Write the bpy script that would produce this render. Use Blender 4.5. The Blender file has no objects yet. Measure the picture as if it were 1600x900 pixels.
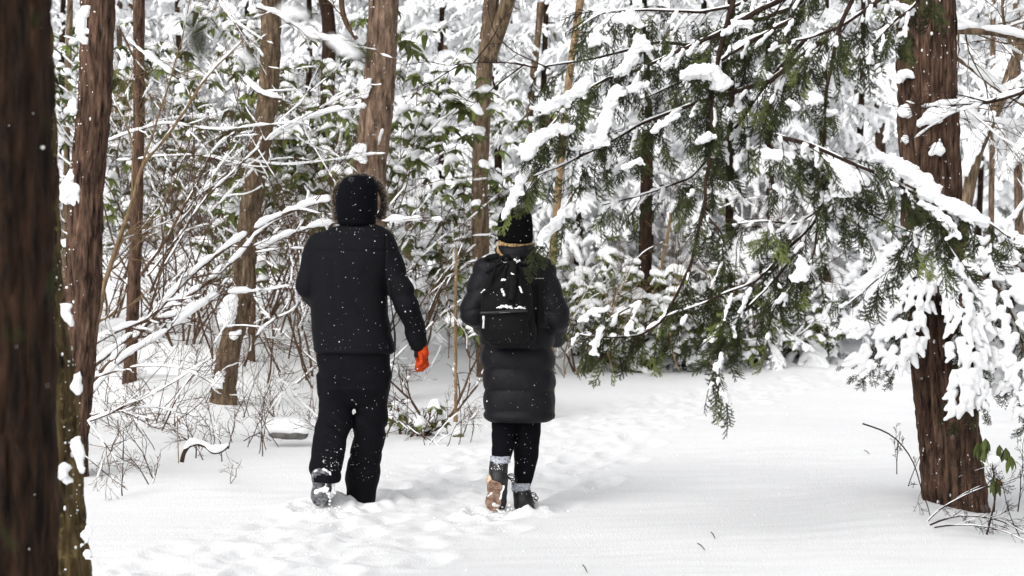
import bpy, math, random
import numpy as np
from mathutils import Vector, Matrix, Euler

random.seed(7)
RNG = np.random.default_rng(7)
SC = bpy.context.scene

# ------------------------------------------------------------------ camera, world, sun, exposure
CAM_H, FPX, HOR = 1.52, 3200.0, 370.0
cam_data = bpy.data.cameras.new('camera')
cam = bpy.data.objects.new('camera', cam_data)
SC.collection.objects.link(cam)
cam.location = (0, 0, CAM_H)
cam.rotation_euler = (math.radians(90), 0, 0)
cam_data.sensor_width = 36.0
cam_data.lens = 36.0 * FPX / 1600.0
cam_data.shift_y = -(450 - HOR) / 1600.0
cam_data.clip_start = 0.1
cam_data.clip_end = 600
cam_data.dof.use_dof = True
cam_data.dof.focus_distance = 11.6
cam_data.dof.aperture_fstop = 6.0
SC.camera = cam

SUN_EL, SUN_AZ = 38.0, 212.0      # degrees; azimuth measured clockwise from +Y
world = bpy.data.worlds.new('World')
SC.world = world
world.use_nodes = True
wn = world.node_tree
wn.nodes.clear()
wo = wn.nodes.new('ShaderNodeOutputWorld')
bg = wn.nodes.new('ShaderNodeBackground')
sky = wn.nodes.new('ShaderNodeTexSky')
sky.sky_type = 'NISHITA'
sky.sun_disc = False
sky.sun_elevation = math.radians(SUN_EL)
sky.sun_rotation = math.radians(SUN_AZ)
sky.air_density, sky.dust_density, sky.ozone_density = 1.0, 4.0, 1.0
hs = wn.nodes.new('ShaderNodeHueSaturation')
hs.inputs['Saturation'].default_value = 0.10
wn.links.new(sky.outputs[0], hs.inputs['Color'])
wn.links.new(hs.outputs[0], bg.inputs['Color'])
bg.inputs['Strength'].default_value = 0.15
wn.links.new(bg.outputs[0], wo.inputs[0])

sun_d = bpy.data.lights.new('sun', 'SUN')
sun_d.energy = 0.8
sun_d.angle = math.radians(40)
sun_d.color = (1.0, 0.975, 0.94)
sun = bpy.data.objects.new('sun', sun_d)
SC.collection.objects.link(sun)
_a, _e = math.radians(SUN_AZ), math.radians(SUN_EL)
sdir = Vector((math.sin(_a) * math.cos(_e), math.cos(_a) * math.cos(_e), math.sin(_e)))
sun.rotation_euler = sdir.to_track_quat('Z', 'Y').to_euler()

SC.view_settings.view_transform = 'Standard'
SC.view_settings.look = 'None'
SC.view_settings.gamma = 1.0
SC.view_settings.use_curve_mapping = False
SC.view_settings.exposure = 0.29
SC.cycles.max_bounces = 10
SC.cycles.diffuse_bounces = 8
SC.cycles.glossy_bounces = 2
SC.cycles.use_denoising = True

# ------------------------------------------------------------------ noise
def _h(ix, iy, iz, seed):
    h = (ix * np.int64(374761393) + iy * np.int64(668265263) + iz * np.int64(1274126177) + np.int64(seed) * np.int64(974634777)) & np.int64(0xFFFFFFFF)
    h = ((h ^ (h >> 13)) * np.int64(1103515245)) & np.int64(0xFFFFFFFF)
    h = ((h ^ (h >> 15)) * np.int64(83492791)) & np.int64(0xFFFFFFFF)
    h = h ^ (h >> 16)
    return (h & 0xFFFFFF) / float(0xFFFFFF) * 2 - 1

def noise3(x, y, z, seed=0):
    x, y, z = np.broadcast_arrays(np.asarray(x, float), np.asarray(y, float), np.asarray(z, float))
    ix, iy, iz = np.floor(x).astype(np.int64), np.floor(y).astype(np.int64), np.floor(z).astype(np.int64)
    fx, fy, fz = x - ix, y - iy, z - iz
    fx, fy, fz = [f * f * f * (f * (f * 6 - 15) + 10) for f in (fx, fy, fz)]
    def L(a, b, t): return a + (b - a) * t
    c = {}
    for i in (0, 1):
        for j in (0, 1):
            c[i, j] = L(_h(ix + i, iy + j, iz, seed), _h(ix + i, iy + j, iz + 1, seed), fz)
    return L(L(c[0, 0], c[0, 1], fy), L(c[1, 0], c[1, 1], fy), fx)

def fbm(x, y, z, oct=3, seed=0, gain=0.5):
    s, a = 0.0, 1.0
    for o in range(oct):
        s = s + a * noise3(np.asarray(x) * 2**o, np.asarray(y) * 2**o, np.asarray(z) * 2**o, seed + o * 17)
        a *= gain
    return s

def smooth(a, b, x):
    t = np.clip((np.asarray(x, float) - a) / (b - a), 0, 1)
    return t * t * (3 - 2 * t)

def P(px, py, Y):
    return np.array([(px - 800) / FPX * Y, Y, CAM_H + (HOR - py) / FPX * Y])

# ------------------------------------------------------------------ terrain height (big shapes)
TRX = [2, 6, 9.2, 11.6, 14, 16, 18, 21, 24, 30, 60]
TRC = [-5, -2.9, -1.35, -.45, .1, .5, 1.1, 2.5, 4.4, 9.0, 30]
def G(x, y):
    x, y = np.broadcast_arrays(np.asarray(x, float), np.asarray(y, float))
    hl = 0.075 * np.clip(y - 18.5 - 5.0 * smooth(-2.6, 0.2, x), 0, 20) + 0.24 * np.clip(y - 38, 0, 1e9)
    hr = 0.034 * np.clip(y - 27, 0, 36) + 0.22 * np.clip(y - 62, 0, 1e9)
    t = smooth(2.5, 8, x - 0.12 * np.clip(y - 24, 0, 60))
    z = hl * (1 - t) + hr * t
    # bank on the left beyond the path
    bank = smooth(0.4, 2.2, -(x + 1.9 - 0.07 * (y - 12))) * smooth(12.3, 14.5, y)
    z = z + bank * (0.10 + 0.16 * fbm(x * 0.9, y * 0.9, 0.3, 2, 5))
    z = z + 0.09 * np.exp(-(((x - 2.15) / .5)**2 + ((y - 11.4) / .9)**2)) - 0.05 * np.exp(-(((x - 2.9) / .5)**2 + ((y - 11.0) / .8)**2))
    z = z + 0.035 * fbm(x * .45, y * .45, 2.2, 2, 9) * smooth(11.9, 14, y + np.abs(x))
    z = z + 0.05 * smooth(.0, .6, x - 3.3) * fbm(x, y, 0, 2, 4)
    return z
def g1(x, y): return float(G(x, y))

# ------------------------------------------------------------------ mesh building
class MB:
    def __init__(s): s.V, s.Q, s.T, s.qm, s.tm, s.n = [], [], [], [], [], 0
    def add(s, V, Q=None, T=None, mi=0):
        V = np.asarray(V, float).reshape(-1, 3)
        if Q is not None and len(Q):
            Q = np.asarray(Q, np.int64); s.Q.append(Q + s.n); s.qm.append(np.full(len(Q), mi))
        if T is not None and len(T):
            T = np.asarray(T, np.int64); s.T.append(T + s.n); s.tm.append(np.full(len(T), mi))
        s.V.append(V); s.n += len(V)
    def arrays(s):
        V = np.concatenate(s.V) if s.V else np.zeros((0, 3))
        Q = np.concatenate(s.Q) if s.Q else np.zeros((0, 4), np.int64)
        T = np.concatenate(s.T) if s.T else np.zeros((0, 3), np.int64)
        qm = np.concatenate(s.qm) if s.qm else np.zeros(0, np.int64)
        tm = np.concatenate(s.tm) if s.tm else np.zeros(0, np.int64)
        return V, Q, T, qm, tm
    def addm(s, other, M=None):
        V, Q, T, qm, tm = other
        if M is not None: V = V @ M[:3, :3].T + M[:3, 3]
        if len(Q): s.Q.append(Q + s.n); s.qm.append(qm)
        if len(T): s.T.append(T + s.n); s.tm.append(tm)
        s.V.append(V); s.n += len(V)
    def mesh(s, name, mats, smooth_=True, origin=None):
        V, Q, T, qm, tm = s.arrays()
        if origin is not None: V = V - np.asarray(origin)
        me = bpy.data.meshes.new(name)
        nq, nt = len(Q), len(T)
        me.vertices.add(len(V)); me.vertices.foreach_set('co', V.astype(np.float32).ravel())
        me.loops.add(nq * 4 + nt * 3)
        me.loops.foreach_set('vertex_index', np.concatenate([Q.ravel(), T.ravel()]).astype(np.int32))
        me.polygons.add(nq + nt)
        ls = np.concatenate([np.arange(nq) * 4, nq * 4 + np.arange(nt) * 3]).astype(np.int32)
        me.polygons.foreach_set('loop_start', ls)
        try: me.polygons.foreach_set('loop_total', np.concatenate([np.full(nq, 4), np.full(nt, 3)]).astype(np.int32))
        except Exception: pass
        me.polygons.foreach_set('material_index', np.concatenate([qm, tm]).astype(np.int32))
        me.polygons.foreach_set('use_smooth', np.full(nq + nt, smooth_))
        for m in (mats if isinstance(mats, (list, tuple)) else [mats]): me.materials.append(m)
        me.update(calc_edges=True); me.validate()
        return me

def link(name, data, parent=None, loc=None):
    o = bpy.data.objects.new(name, data)
    SC.collection.objects.link(o)
    if loc is not None: o.location = loc
    if parent is not None: o.parent = parent
    return o
def tag(o, label=None, cat=None, group=None, kind=None):
    if label: o['label'] = label
    if cat: o['category'] = cat
    if group: o['group'] = group
    if kind: o['kind'] = kind
    return o
def empty(name, loc, label, cat, group=None):
    o = link(name, None, None, [float(v) for v in loc])
    o.empty_display_size = 0.1
    return tag(o, label, cat, group)
def put(name, mb, mats, parent=None, smooth_=True, kind=None, label=None):
    """world-space mesh builder -> object (parent at pure translation)"""
    org = np.array(parent_world(parent)) if parent is not None else np.zeros(3)
    me = mb.mesh(name, mats, smooth_, org)
    o = link(name, me, parent)
    if kind: o['kind'] = kind
    if label: o['label'] = label
    return o
def parent_world(o):
    l = Vector((0, 0, 0))
    while o is not None:
        l = l + o.location; o = o.parent
    return l

def tube(pts, rad, sides=6, squash=1.0, caps=True, up=(0, 0, 1)):
    pts = np.asarray(pts, float); n = len(pts)
    rad = np.broadcast_to(np.asarray(rad, float), (n,))
    t = np.gradient(pts, axis=0); t /= np.linalg.norm(t, axis=1)[:, None] + 1e-12
    up = np.asarray(up, float)
    a = np.cross(t, up); bad = np.linalg.norm(a, axis=1) < 0.12
    a[bad] = np.cross(t[bad], np.array([1., 0.3, 0]))
    a /= np.linalg.norm(a, axis=1)[:, None]
    for i in range(1, n):
        if np.dot(a[i], a[i - 1]) < 0: a[i] = -a[i]
    b = np.cross(a, t)
    th = np.arange(sides) / sides * 2 * np.pi
    V = pts[:, None] + rad[:, None, None] * (np.cos(th)[None, :, None] * a[:, None] + np.sin(th)[None, :, None] * b[:, None] * squash)
    V = V.reshape(-1, 3)
    i, j = np.meshgrid(np.arange(n - 1), np.arange(sides), indexing='ij')
    i, j = i.ravel(), j.ravel(); k = (j + 1) % sides
    Q = np.stack([i * sides + j, i * sides + k, (i + 1) * sides + k, (i + 1) * sides + j], 1)
    T = []
    if caps:
        V = np.concatenate([V, pts[:1], pts[-1:]]); c0, c1 = n * sides, n * sides + 1
        jj = np.arange(sides); kk = (jj + 1) % sides
        T = np.concatenate([np.stack([np.full(sides, c0), kk, jj], 1), np.stack([np.full(sides, c1), (n - 1) * sides + jj, (n - 1) * sides + kk], 1)])
    return V, Q, T

def resample(pts, step):
    pts = np.asarray(pts, float)
    d = np.r_[0, np.cumsum(np.linalg.norm(np.diff(pts, axis=0), axis=1))]
    n = max(2, int(d[-1] / step) + 1)
    s = np.linspace(0, d[-1], n)
    out = np.stack([np.interp(s, d, pts[:, k]) for k in range(pts.shape[1])], 1)
    for _ in range(2):
        if n > 4: out[1:-1] = out[1:-1] * .5 + (out[:-2] + out[2:]) * .25
    return out

# marching surface: surface nets
def surface_nets(F, origin, h):
    nx, ny, nz = F.shape
    ins = F < 0
    cnt = np.zeros((nx - 1, ny - 1, nz - 1), np.int8)
    corners = [(i, j, k) for i in (0, 1) for j in (0, 1) for k in (0, 1)]
    for i, j, k in corners: cnt += ins[i:nx - 1 + i, j:ny - 1 + j, k:nz - 1 + k]
    act = (cnt > 0) & (cnt < 8)
    idx = np.argwhere(act)
    if len(idx) == 0: return np.zeros((0, 3)), np.zeros((0, 4), int)
    vals = np.stack([F[idx[:, 0] + i, idx[:, 1] + j, idx[:, 2] + k] for i, j, k in corners], 1)
    pos = np.zeros((len(idx), 3)); c = np.zeros(len(idx))
    for a in range(8):
        for ax in range(3):
            if corners[a][ax] == 0:
                cb = list(corners[a]); cb[ax] = 1; b = corners.index(tuple(cb))
                fa, fb = vals[:, a], vals[:, b]
                cr = (fa < 0) != (fb < 0)
                t = np.where(cr, fa / np.where(cr, fa - fb, 1), 0)
                p = np.zeros((len(idx), 3)); p[:] = corners[a]; p[:, ax] = t
                pos += p * cr[:, None]; c += cr
    V = (idx + pos / c[:, None]) * h + np.asarray(origin)
    vid = np.full(act.shape, -1, np.int64); vid[act] = np.arange(len(idx))
    Q = []
    for ax in range(3):
        u, w = (ax + 1) % 3, (ax + 2) % 3
        s0 = [slice(1, -1)] * 3; s1 = [slice(1, -1)] * 3
        s0[ax] = slice(0, -1); s1[ax] = slice(1, None)
        a = ins[tuple(s0)]; b = ins[tuple(s1)]
        for flip, m in ((False, a & ~b), (True, ~a & b)):
            e = np.argwhere(m)
            if len(e) == 0: continue
            off = np.ones(3, int); off[ax] = 0
            e = e + off
            q = []
            for du, dw in ((-1, -1), (0, -1), (0, 0), (-1, 0)):
                f = e.copy(); f[:, u] += du; f[:, w] += dw
                q.append(vid[f[:, 0], f[:, 1], f[:, 2]])
            q = np.stack(q, 1)
            Q.append(q[:, ::-1] if flip else q)
    Q = np.concatenate(Q) if Q else np.zeros((0, 4), int)
    Q = Q[(Q >= 0).all(1)]
    return V, Q

def sdf_mesh(fn, lo, hi, h):
    lo, hi = np.asarray(lo, float), np.asarray(hi, float)
    n = np.ceil((hi - lo) / h).astype(int) + 1
    X, Y, Z = np.meshgrid(*[lo[i] + np.arange(n[i]) * h for i in range(3)], indexing='ij')
    return surface_nets(fn(X, Y, Z), lo, h)

def caps_mesh(A, B, ra, rb, h, zs=1.0, noise=0.0, nf=12.0, k=None, seed=0, kk=3.2):
    """soft union of capsules -> surface; zs>1 flattens them vertically"""
    A, B = np.asarray(A, float).copy(), np.asarray(B, float).copy()
    ra, rb = np.asarray(ra, float), np.asarray(rb, float)
    sc = np.array([1, 1, zs]); A *= sc; B *= sc
    rm = max(ra.max(), rb.max()); k = k or kk / rm
    pad = rm * 1.8 + 2 * h
    lo = np.minimum(A.min(0), B.min(0)) - pad; hi = np.maximum(A.max(0), B.max(0)) + pad
    n = np.ceil((hi - lo) / h).astype(int) + 1
    S = np.zeros(n, np.float32)
    ax = [lo[i] + np.arange(n[i]) * h for i in range(3)]
    for a, b, r0, r1 in zip(A, B, ra, rb):
        p = max(r0, r1) * 1.7 + h
        i0 = np.maximum(((np.minimum(a, b) - p - lo) / h).astype(int), 0)
        i1 = np.minimum(((np.maximum(a, b) + p - lo) / h).astype(int) + 2, n)
        X, Y, Z = np.meshgrid(ax[0][i0[0]:i1[0]], ax[1][i0[1]:i1[1]], ax[2][i0[2]:i1[2]], indexing='ij', sparse=True)
        d = b - a; L = d @ d + 1e-12
        t = np.clip(((X - a[0]) * d[0] + (Y - a[1]) * d[1] + (Z - a[2]) * d[2]) / L, 0, 1)
        D = np.sqrt((X - a[0] - t * d[0])**2 + (Y - a[1] - t * d[1])**2 + (Z - a[2] - t * d[2])**2) - (r0 + (r1 - r0) * t)
        S[i0[0]:i1[0], i0[1]:i1[1], i0[2]:i1[2]] += np.exp(-k * D)
    F = np.where(S > 0, -np.log(np.maximum(S, 1e-6)) / k, 1.0)
    if noise:
        m = np.abs(F) < 3 * h + 2 * noise
        I = np.argwhere(m)
        pp = lo + I * h
        F[m] += noise * fbm(pp[:, 0] * nf, pp[:, 1] * nf, pp[:, 2] * nf, 2, seed)
    V, Q = surface_nets(F, lo, h)
    return V / sc, Q

def ico(center, r, mb, mi=0, n=6, seed=0):
    """small lumpy ball: a low ring sphere, n sides"""
    th = np.arange(n) / n * 2 * np.pi
    rows = [(-1, 0), (-.5, .87), (.5, .87), (1, 0)]
    r = np.broadcast_to(np.asarray(r, float), (3,))
    V = [[0, 0, -1]] + [[c * math.cos(t + z), c * math.sin(t + z), z] for z, c in rows[1:3] for t in th] + [[0, 0, 1]]
    V = np.array(V) * (1 + .18 * np.random.default_rng(seed).uniform(-1, 1, (2 * n + 2, 1))) * r + np.asarray(center)
    T = [[0, 1 + (i + 1) % n, 1 + i] for i in range(n)] + [[2 * n + 1, 1 + n + i, 1 + n + (i + 1) % n] for i in range(n)]
    Q = [[1 + i, 1 + (i + 1) % n, 1 + n + (i + 1) % n, 1 + n + i] for i in range(n)]
    mb.add(V, Q, T, mi)

# ------------------------------------------------------------------ materials
def new_mat(name, col, rough=0.8, spec=0.3):
    m = bpy.data.materials.new(name); m.use_nodes = True
    b = m.node_tree.nodes['Principled BSDF']
    b.inputs['Base Color'].default_value = (*col, 1)
    b.inputs['Roughness'].default_value = rough
    b.inputs['Specular IOR Level'].default_value = spec
    return m, m.node_tree, b
def ramp_noise(nt, b, c0, c1, scale, stretch=(1, 1, 1), detail=5, lo=.35, hi=.65, c2=None, bump=0.0, rough=0.6, coords='Object'):
    tc = nt.nodes.new('ShaderNodeTexCoord'); mp = nt.nodes.new('ShaderNodeMapping')
    mp.inputs['Scale'].default_value = stretch
    nz = nt.nodes.new('ShaderNodeTexNoise'); nz.inputs['Scale'].default_value = scale
    nz.inputs['Detail'].default_value = detail; nz.inputs['Roughness'].default_value = rough
    cr = nt.nodes.new('ShaderNodeValToRGB')
    cr.color_ramp.elements[0].position = lo; cr.color_ramp.elements[0].color = (*c0, 1)
    cr.color_ramp.elements[1].position = hi; cr.color_ramp.elements[1].color = (*c1, 1)
    if c2:
        e = cr.color_ramp.elements.new(min(.98, hi + .12)); e.color = (*c2, 1)
    L = nt.links.new
    L(tc.outputs[coords], mp.inputs[0]); L(mp.outputs[0], nz.inputs['Vector']); L(nz.outputs['Fac'], cr.inputs[0])
    L(cr.outputs[0], b.inputs['Base Color'])
    if bump:
        bp = nt.nodes.new('ShaderNodeBump'); bp.inputs['Strength'].default_value = 1.0; bp.inputs['Distance'].default_value = bump
        L(nz.outputs['Fac'], bp.inputs['Height']); L(bp.outputs[0], b.inputs['Normal'])
    return nz, cr
def bark(name, dark, mid, light=None, scale=14, moss=None, bump=.012, lo=.36, hi=.62):
    m, nt, b = new_mat(name, mid, .9, .15)
    nz, cr = ramp_noise(nt, b, dark, mid, scale * 2.2, (1, 1, .2), 9, lo, hi, light, bump, .65)
    if moss:
        n2 = nt.nodes.new('ShaderNodeTexNoise'); n2.inputs['Scale'].default_value = moss[1]; n2.inputs['Detail'].default_value = 6
        r2 = nt.nodes.new('ShaderNodeValToRGB'); r2.color_ramp.elements[0].position = moss[2]; r2.color_ramp.elements[1].position = moss[2] + .12
        mx = nt.nodes.new('ShaderNodeMix'); mx.data_type = 'RGBA'
        tc = nt.nodes.new('ShaderNodeTexCoord')
        nt.links.new(tc.outputs['Object'], n2.inputs['Vector']); nt.links.new(n2.outputs['Fac'], r2.inputs[0])
        nt.links.new(r2.outputs[0], mx.inputs[0]); nt.links.new(cr.outputs[0], mx.inputs[6])
        mx.inputs[7].default_value = (*moss[0], 1)
        nt.links.new(mx.outputs[2], b.inputs['Base Color'])
    return m

m_snow, _nt, _b = new_mat('snow', (.92, .925, .935), .6, .2)
_b.inputs['Subsurface Weight'].default_value = 0.0
nzz = _nt.nodes.new('ShaderNodeTexNoise'); nzz.inputs['Scale'].default_value = 90; nzz.inputs['Detail'].default_value = 5
bpp = _nt.nodes.new('ShaderNodeBump'); bpp.inputs['Distance'].default_value = .010; bpp.inputs['Strength'].default_value = .6
tcc = _nt.nodes.new('ShaderNodeTexCoord')
_nt.links.new(tcc.outputs['Object'], nzz.inputs['Vector']); _nt.links.new(nzz.outputs['Fac'], bpp.inputs['Height']); _nt.links.new(bpp.outputs[0], _b.inputs['Normal'])

m_bark_red = bark('bark_reddish', (.012, .007, .0055), (.135, .080, .055), (.25, .17, .13))
m_bark_dark = bark('bark_dark', (.006, .004, .003), (.042, .022, .013), (.085, .05, .03), moss=((.03, .032, .012), 9, .62))
m_bark_moss = bark('bark_mossy', (.014, .010, .006), (.13, .09, .04), (.22, .17, .08), 12, moss=((.16, .12, .05), 30, .58))
m_bark_tan = bark('bark_tan', (.035, .024, .015), (.21, .15, .098), (.33, .26, .18), 14, moss=((.12, .12, .06), 14, .62))
m_bark_grey = bark('bark_grey', (.035, .023, .017), (.235, .16, .112), (.38, .30, .24), 12)
m_twig = bark('twig_bark', (.03, .018, .012), (.13, .08, .052), (.2, .14, .1), 30, bump=.002)
m_twig_tan = bark('twig_tan', (.12, .08, .045), (.30, .21, .12), (.36, .27, .18), 30, bump=.002)
m_twig_dark = bark('twig_dark', (.012, .008, .006), (.05, .03, .022), (.09, .06, .045), 30, bump=.002)

def leafmat(name, c0, c1, rough, scale=6, trans=0.0):
    m, nt, b = new_mat(name, c1, rough + .15, .12)
    nz, cr = ramp_noise(nt, b, c0, c1, scale, coords='Object')
    oi = nt.nodes.new('ShaderNodeObjectInfo'); mr = nt.nodes.new('ShaderNodeMapRange'); mx = nt.nodes.new('ShaderNodeVectorMath'); mx.operation = 'SCALE'
    mr.inputs['To Min'].default_value = .55; mr.inputs['To Max'].default_value = 1.55
    nt.links.new(oi.outputs['Random'], mr.inputs['Value']); nt.links.new(cr.outputs[0], mx.inputs[0]); nt.links.new(mr.outputs[0], mx.inputs['Scale']); nt.links.new(mx.outputs[0], b.inputs['Base Color'])
    return m
m_needle = leafmat('hemlock_needle', (.006, .011, .005), (.046, .058, .018), .45, 14)
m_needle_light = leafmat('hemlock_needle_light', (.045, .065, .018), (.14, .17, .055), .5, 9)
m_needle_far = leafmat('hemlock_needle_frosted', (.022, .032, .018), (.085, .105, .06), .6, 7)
m_rhodo = leafmat('rhododendron_leaf', (.032, .048, .012), (.13, .155, .045), .4, 5)
m_brownleaf, _, _ = new_mat('dead_leaf', (.20, .07, .025), .8)
# ------------------------------------------------------------------ ground
def track_centre(y): return np.interp(y, TRX, TRC)
def ground_detail(x, y):
    z = G(x, y)
    near = smooth(34, 22, y)
    z = z + near * 0.022 * fbm(x * .8 + 3, y * .6, 1.7, 2, 21)
    z = z + near * 0.0032 * fbm(x * 2.0 + y * .8, y * 9 - x * 2, 5.1, 2, 31)                # wind ripples
    c = track_centre(y)
    w = np.exp(-((x - c) / .72)**4) * smooth(40, 26, y)
    ridge = 1 - np.abs(noise3(x * 5.5 - y * 2.2, y * 4.2, 3.3, 41)) * 2
    z = z + w * (-.010 + .005 * ridge + .0095 * fbm(x * 13, y * 7, 0, 3, 43))
    return z
rg = np.random.default_rng(3)
xs = np.r_[-90, -70, -50, -38, -28, -20, -15, -12, np.arange(-10, -6, .2), np.arange(-6, -3.4, .06), np.linspace(-3.4, 4.0, 300), np.arange(4.06, 7, .06), np.arange(7.1, 12, .3), 13, 15, 18, 22, 28, 36, 48, 65, 90]
yn, yv = [], -30.0
for v in (-30, -20, -12, -6, -2, 0, 2, 4, 5, 6, 6.6): yn.append(v)
yv = 7.0
while yv < 150:
    yn.append(yv); yv += max(.020, yv * yv * .00023)
ys = np.array(yn)
X, Y = np.meshgrid(xs, ys, indexing='ij')
Z = ground_detail(X, Y)
# footprints: elongated dents with a raised rim
steps = []
for lane, (off, y0, y1) in enumerate([(-.42, 7.2, 11.5), (-.30, 7.0, 30), (.02, 7.4, 28), (.42, 7.2, 11.3), (.38, 12.6, 30), (.62, 7.6, 29)]):
    yy = y0; s = 1
    while yy < y1:
        steps.append((float(track_centre(yy)) + off + s * .11 + rg.normal() * .03, yy + rg.normal() * .04, rg.uniform(.7, 1.2))); s = -s; yy += rg.uniform(.42, .62)
for fx, fy, a in steps:
    i0, i1 = np.searchsorted(xs, (fx - .4, fx + .4)); j0, j1 = np.searchsorted(ys, (fy - .6, fy + .6))
    x, y = X[i0:i1, j0:j1], Y[i0:i1, j0:j1]
    q = np.sqrt(((x - fx - (y - fy) * .25) / .085)**2 + ((y - fy) / .20)**2) + .18 * noise3(x * 14, y * 14, a, 77)
    Z[i0:i1, j0:j1] += a * (-.019 * smooth(1.3, .35, q) + .007 * np.exp(-((q - 1.45) / .35)**2))
for fx, fy, r in ((-1.07, 11.42, .16), (-.80, 11.85, .15), (-.12, 11.36, .13), (.06, 11.56, .11)):     # snow pushed up round the boots
    q = np.hypot(X - fx, (Y - fy) * .7) / r
    Z += .028 * np.exp(-((q - 1.25) / .35)**2) * (1 + .8 * noise3(X * 22, Y * 22, 0, 5)) - .012 * np.exp(-q**2)
nx_, ny_ = len(xs), len(ys)
mb = MB()
i, j = np.meshgrid(np.arange(nx_ - 1), np.arange(ny_ - 1), indexing='ij'); i, j = i.ravel(), j.ravel()
mb.add(np.stack([X.ravel(), Y.ravel(), Z.ravel()], 1), np.stack([i * ny_ + j, (i + 1) * ny_ + j, (i + 1) * ny_ + j + 1, i * ny_ + j + 1], 1))
tag(put('ground', mb, m_snow), 'snow covered forest floor with a trodden trail curving away to the right', None, None, 'structure')
mb = MB()
for k in range(420):
    y = rg.uniform(8, 17) ; x = float(track_centre(y)) + rg.normal() * .5
    s = rg.uniform(.003, .008); z = float(ground_detail(np.array([x]), np.array([y]))[0]); ico((x, y, z + s * .2), (s, s, s * .8), mb, 0, 5, k)
for cx_, cy_ in ((-1.07, 11.35), (-.12, 11.3), (.07, 11.5)):
    for k in range(40):
        x, y = cx_ + rg.normal() * .10, cy_ + rg.normal() * .10; s = rg.uniform(.003, .010); z = float(ground_detail(np.array([x]), np.array([y]))[0]) + abs(rg.normal()) * .02; ico((x, y, z), (s, s, s * .8), mb, 0, 5, k)
tag(put('snow_crumbs', mb, m_snow), 'loose crumbs of snow kicked up along the trail', None, None, 'stuff')
# ------------------------------------------------------------------ tree trunks
def trunk_mesh(C, R, sides, amp, freq=(9, 2.2), seed=0, flare=.35, groove=1.0):
    C = np.asarray(C, float); n = len(C)
    th = np.arange(sides) / sides * 2 * np.pi
    hgt = C[:, 2] - C[0, 2]
    rr = np.broadcast_to(R, (n,)) * (1 + flare * np.exp(-hgt / .16))
    cx, sx = np.cos(th)[None, :], np.sin(th)[None, :]
    k = freq[0] / (2 * np.pi) * 2.2
    z = hgt[:, None]
    u, v = cx * k, sx * k
    wob = .35 * noise3(u * .7, v * .7, z * freq[1] * .8, seed + 3)
    g = 1 - np.abs(noise3(u + wob, v + wob, z * freq[1], seed)) * 2.2
    g2 = 1 - np.abs(noise3(u * 2.3 + wob, v * 2.3, z * freq[1] * 2.8, seed + 9)) * 2
    d = amp * (-.9 * np.clip(g, 0, 1) ** 1.5 * groove - .35 * np.clip(g2, 0, 1) + .35 * fbm(u * 3, v * 3, z * 9, 2, seed + 5))
    lob = 1 + .07 * noise3(cx * .9, sx * .9, z * .8, seed + 12) + flare * .35 * np.exp(-hgt / .2)[:, None] * np.cos(th * 5 + seed)[None, :] * .5
    rad = rr[:, None] * lob + d
    V = np.stack([C[:, 0:1] + rad * cx, C[:, 1:2] + rad * sx, C[:, 2:3] + 0 * rad], 2).reshape(-1, 3)
    i, j = np.meshgrid(np.arange(n - 1), np.arange(sides), indexing='ij'); i, j = i.ravel(), j.ravel(); kk = (j + 1) % sides
    Q = np.stack([i * sides + j, i * sides + kk, (i + 1) * sides + kk, (i + 1) * sides + j], 1)
    return V, Q

def px_line(pts, Y):
    """[(px, py[, Y])...] -> world points"""
    return np.array([P(p[0], p[1], p[2] if len(p) > 2 else Y) for p in pts])

def make_tree(label, pts, rpx, Y, mat, sides=28, dz=.06, amp=.012, freq=(9, 2.2), top=7.5, seed=0, flare=.3, specks=0, sp_side=math.pi, sp_w=.9, cat='tree', name='tree', rtop=.8, groove=1.0):
    """pts run from the top of the frame down to the base"""
    W = px_line(pts, Y)[::-1]                     # base first
    r0 = rpx / FPX * Y
    base = W[0].copy(); gz = g1(base[0], base[1])
    base[2] = gz - .12
    if W[0][2] > base[2] + .05: W = np.concatenate([[base], W])
    else: W[0] = base
    d = (W[-1] - W[-2]); d /= abs(d[2]) + 1e-9
    if top > W[-1][2]: W = np.concatenate([W, [W[-1] + d * (top - W[-1][2])]])
    zz = np.arange(W[0][2], W[-1][2], dz)
    C = np.stack([np.interp(zz, W[:, 2], W[:, 0]), np.interp(zz, W[:, 2], W[:, 1]), zz], 1)
    ker = np.ones(7) / 7
    if len(C) > 12:
        for a in (0, 1):
            C[:, a] = np.convolve(np.pad(C[:, a], 3, 'edge'), ker, 'valid')
    R = r0 * np.interp(zz, [zz[0], zz[-1]], [1.04, rtop])
    e = empty(name, (C[0][0], C[0][1], gz), label, cat)
    mb = MB(); mb.add(*trunk_mesh(C, R, sides, amp, freq, seed, flare, groove))
    put('trunk', mb, mat, e)
    if specks:
        mb = MB(); r_ = np.random.default_rng(seed + 1)
        for q in range(specks):
            k = r_.integers(3, len(C) - 1)
            if C[k][2] > 4.6: continue
            a = sp_side + r_.normal() * sp_w
            s = min(.016, .0022 * (1 + r_.exponential(.9))) * (Y / 12) ** .5
            c = C[k] + np.array([math.cos(a), math.sin(a), 0]) * (R[k] - amp * .2 + flare * 0)
            ico(c, (s, s * .7, s * r_.uniform(.7, 1.5)), mb, 0, 5, int(q))
        put('bark_snow', mb, m_snow, e, kind='stuff')
    e['_c'] = 0; del e['_c']
    return e, C, R

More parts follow.
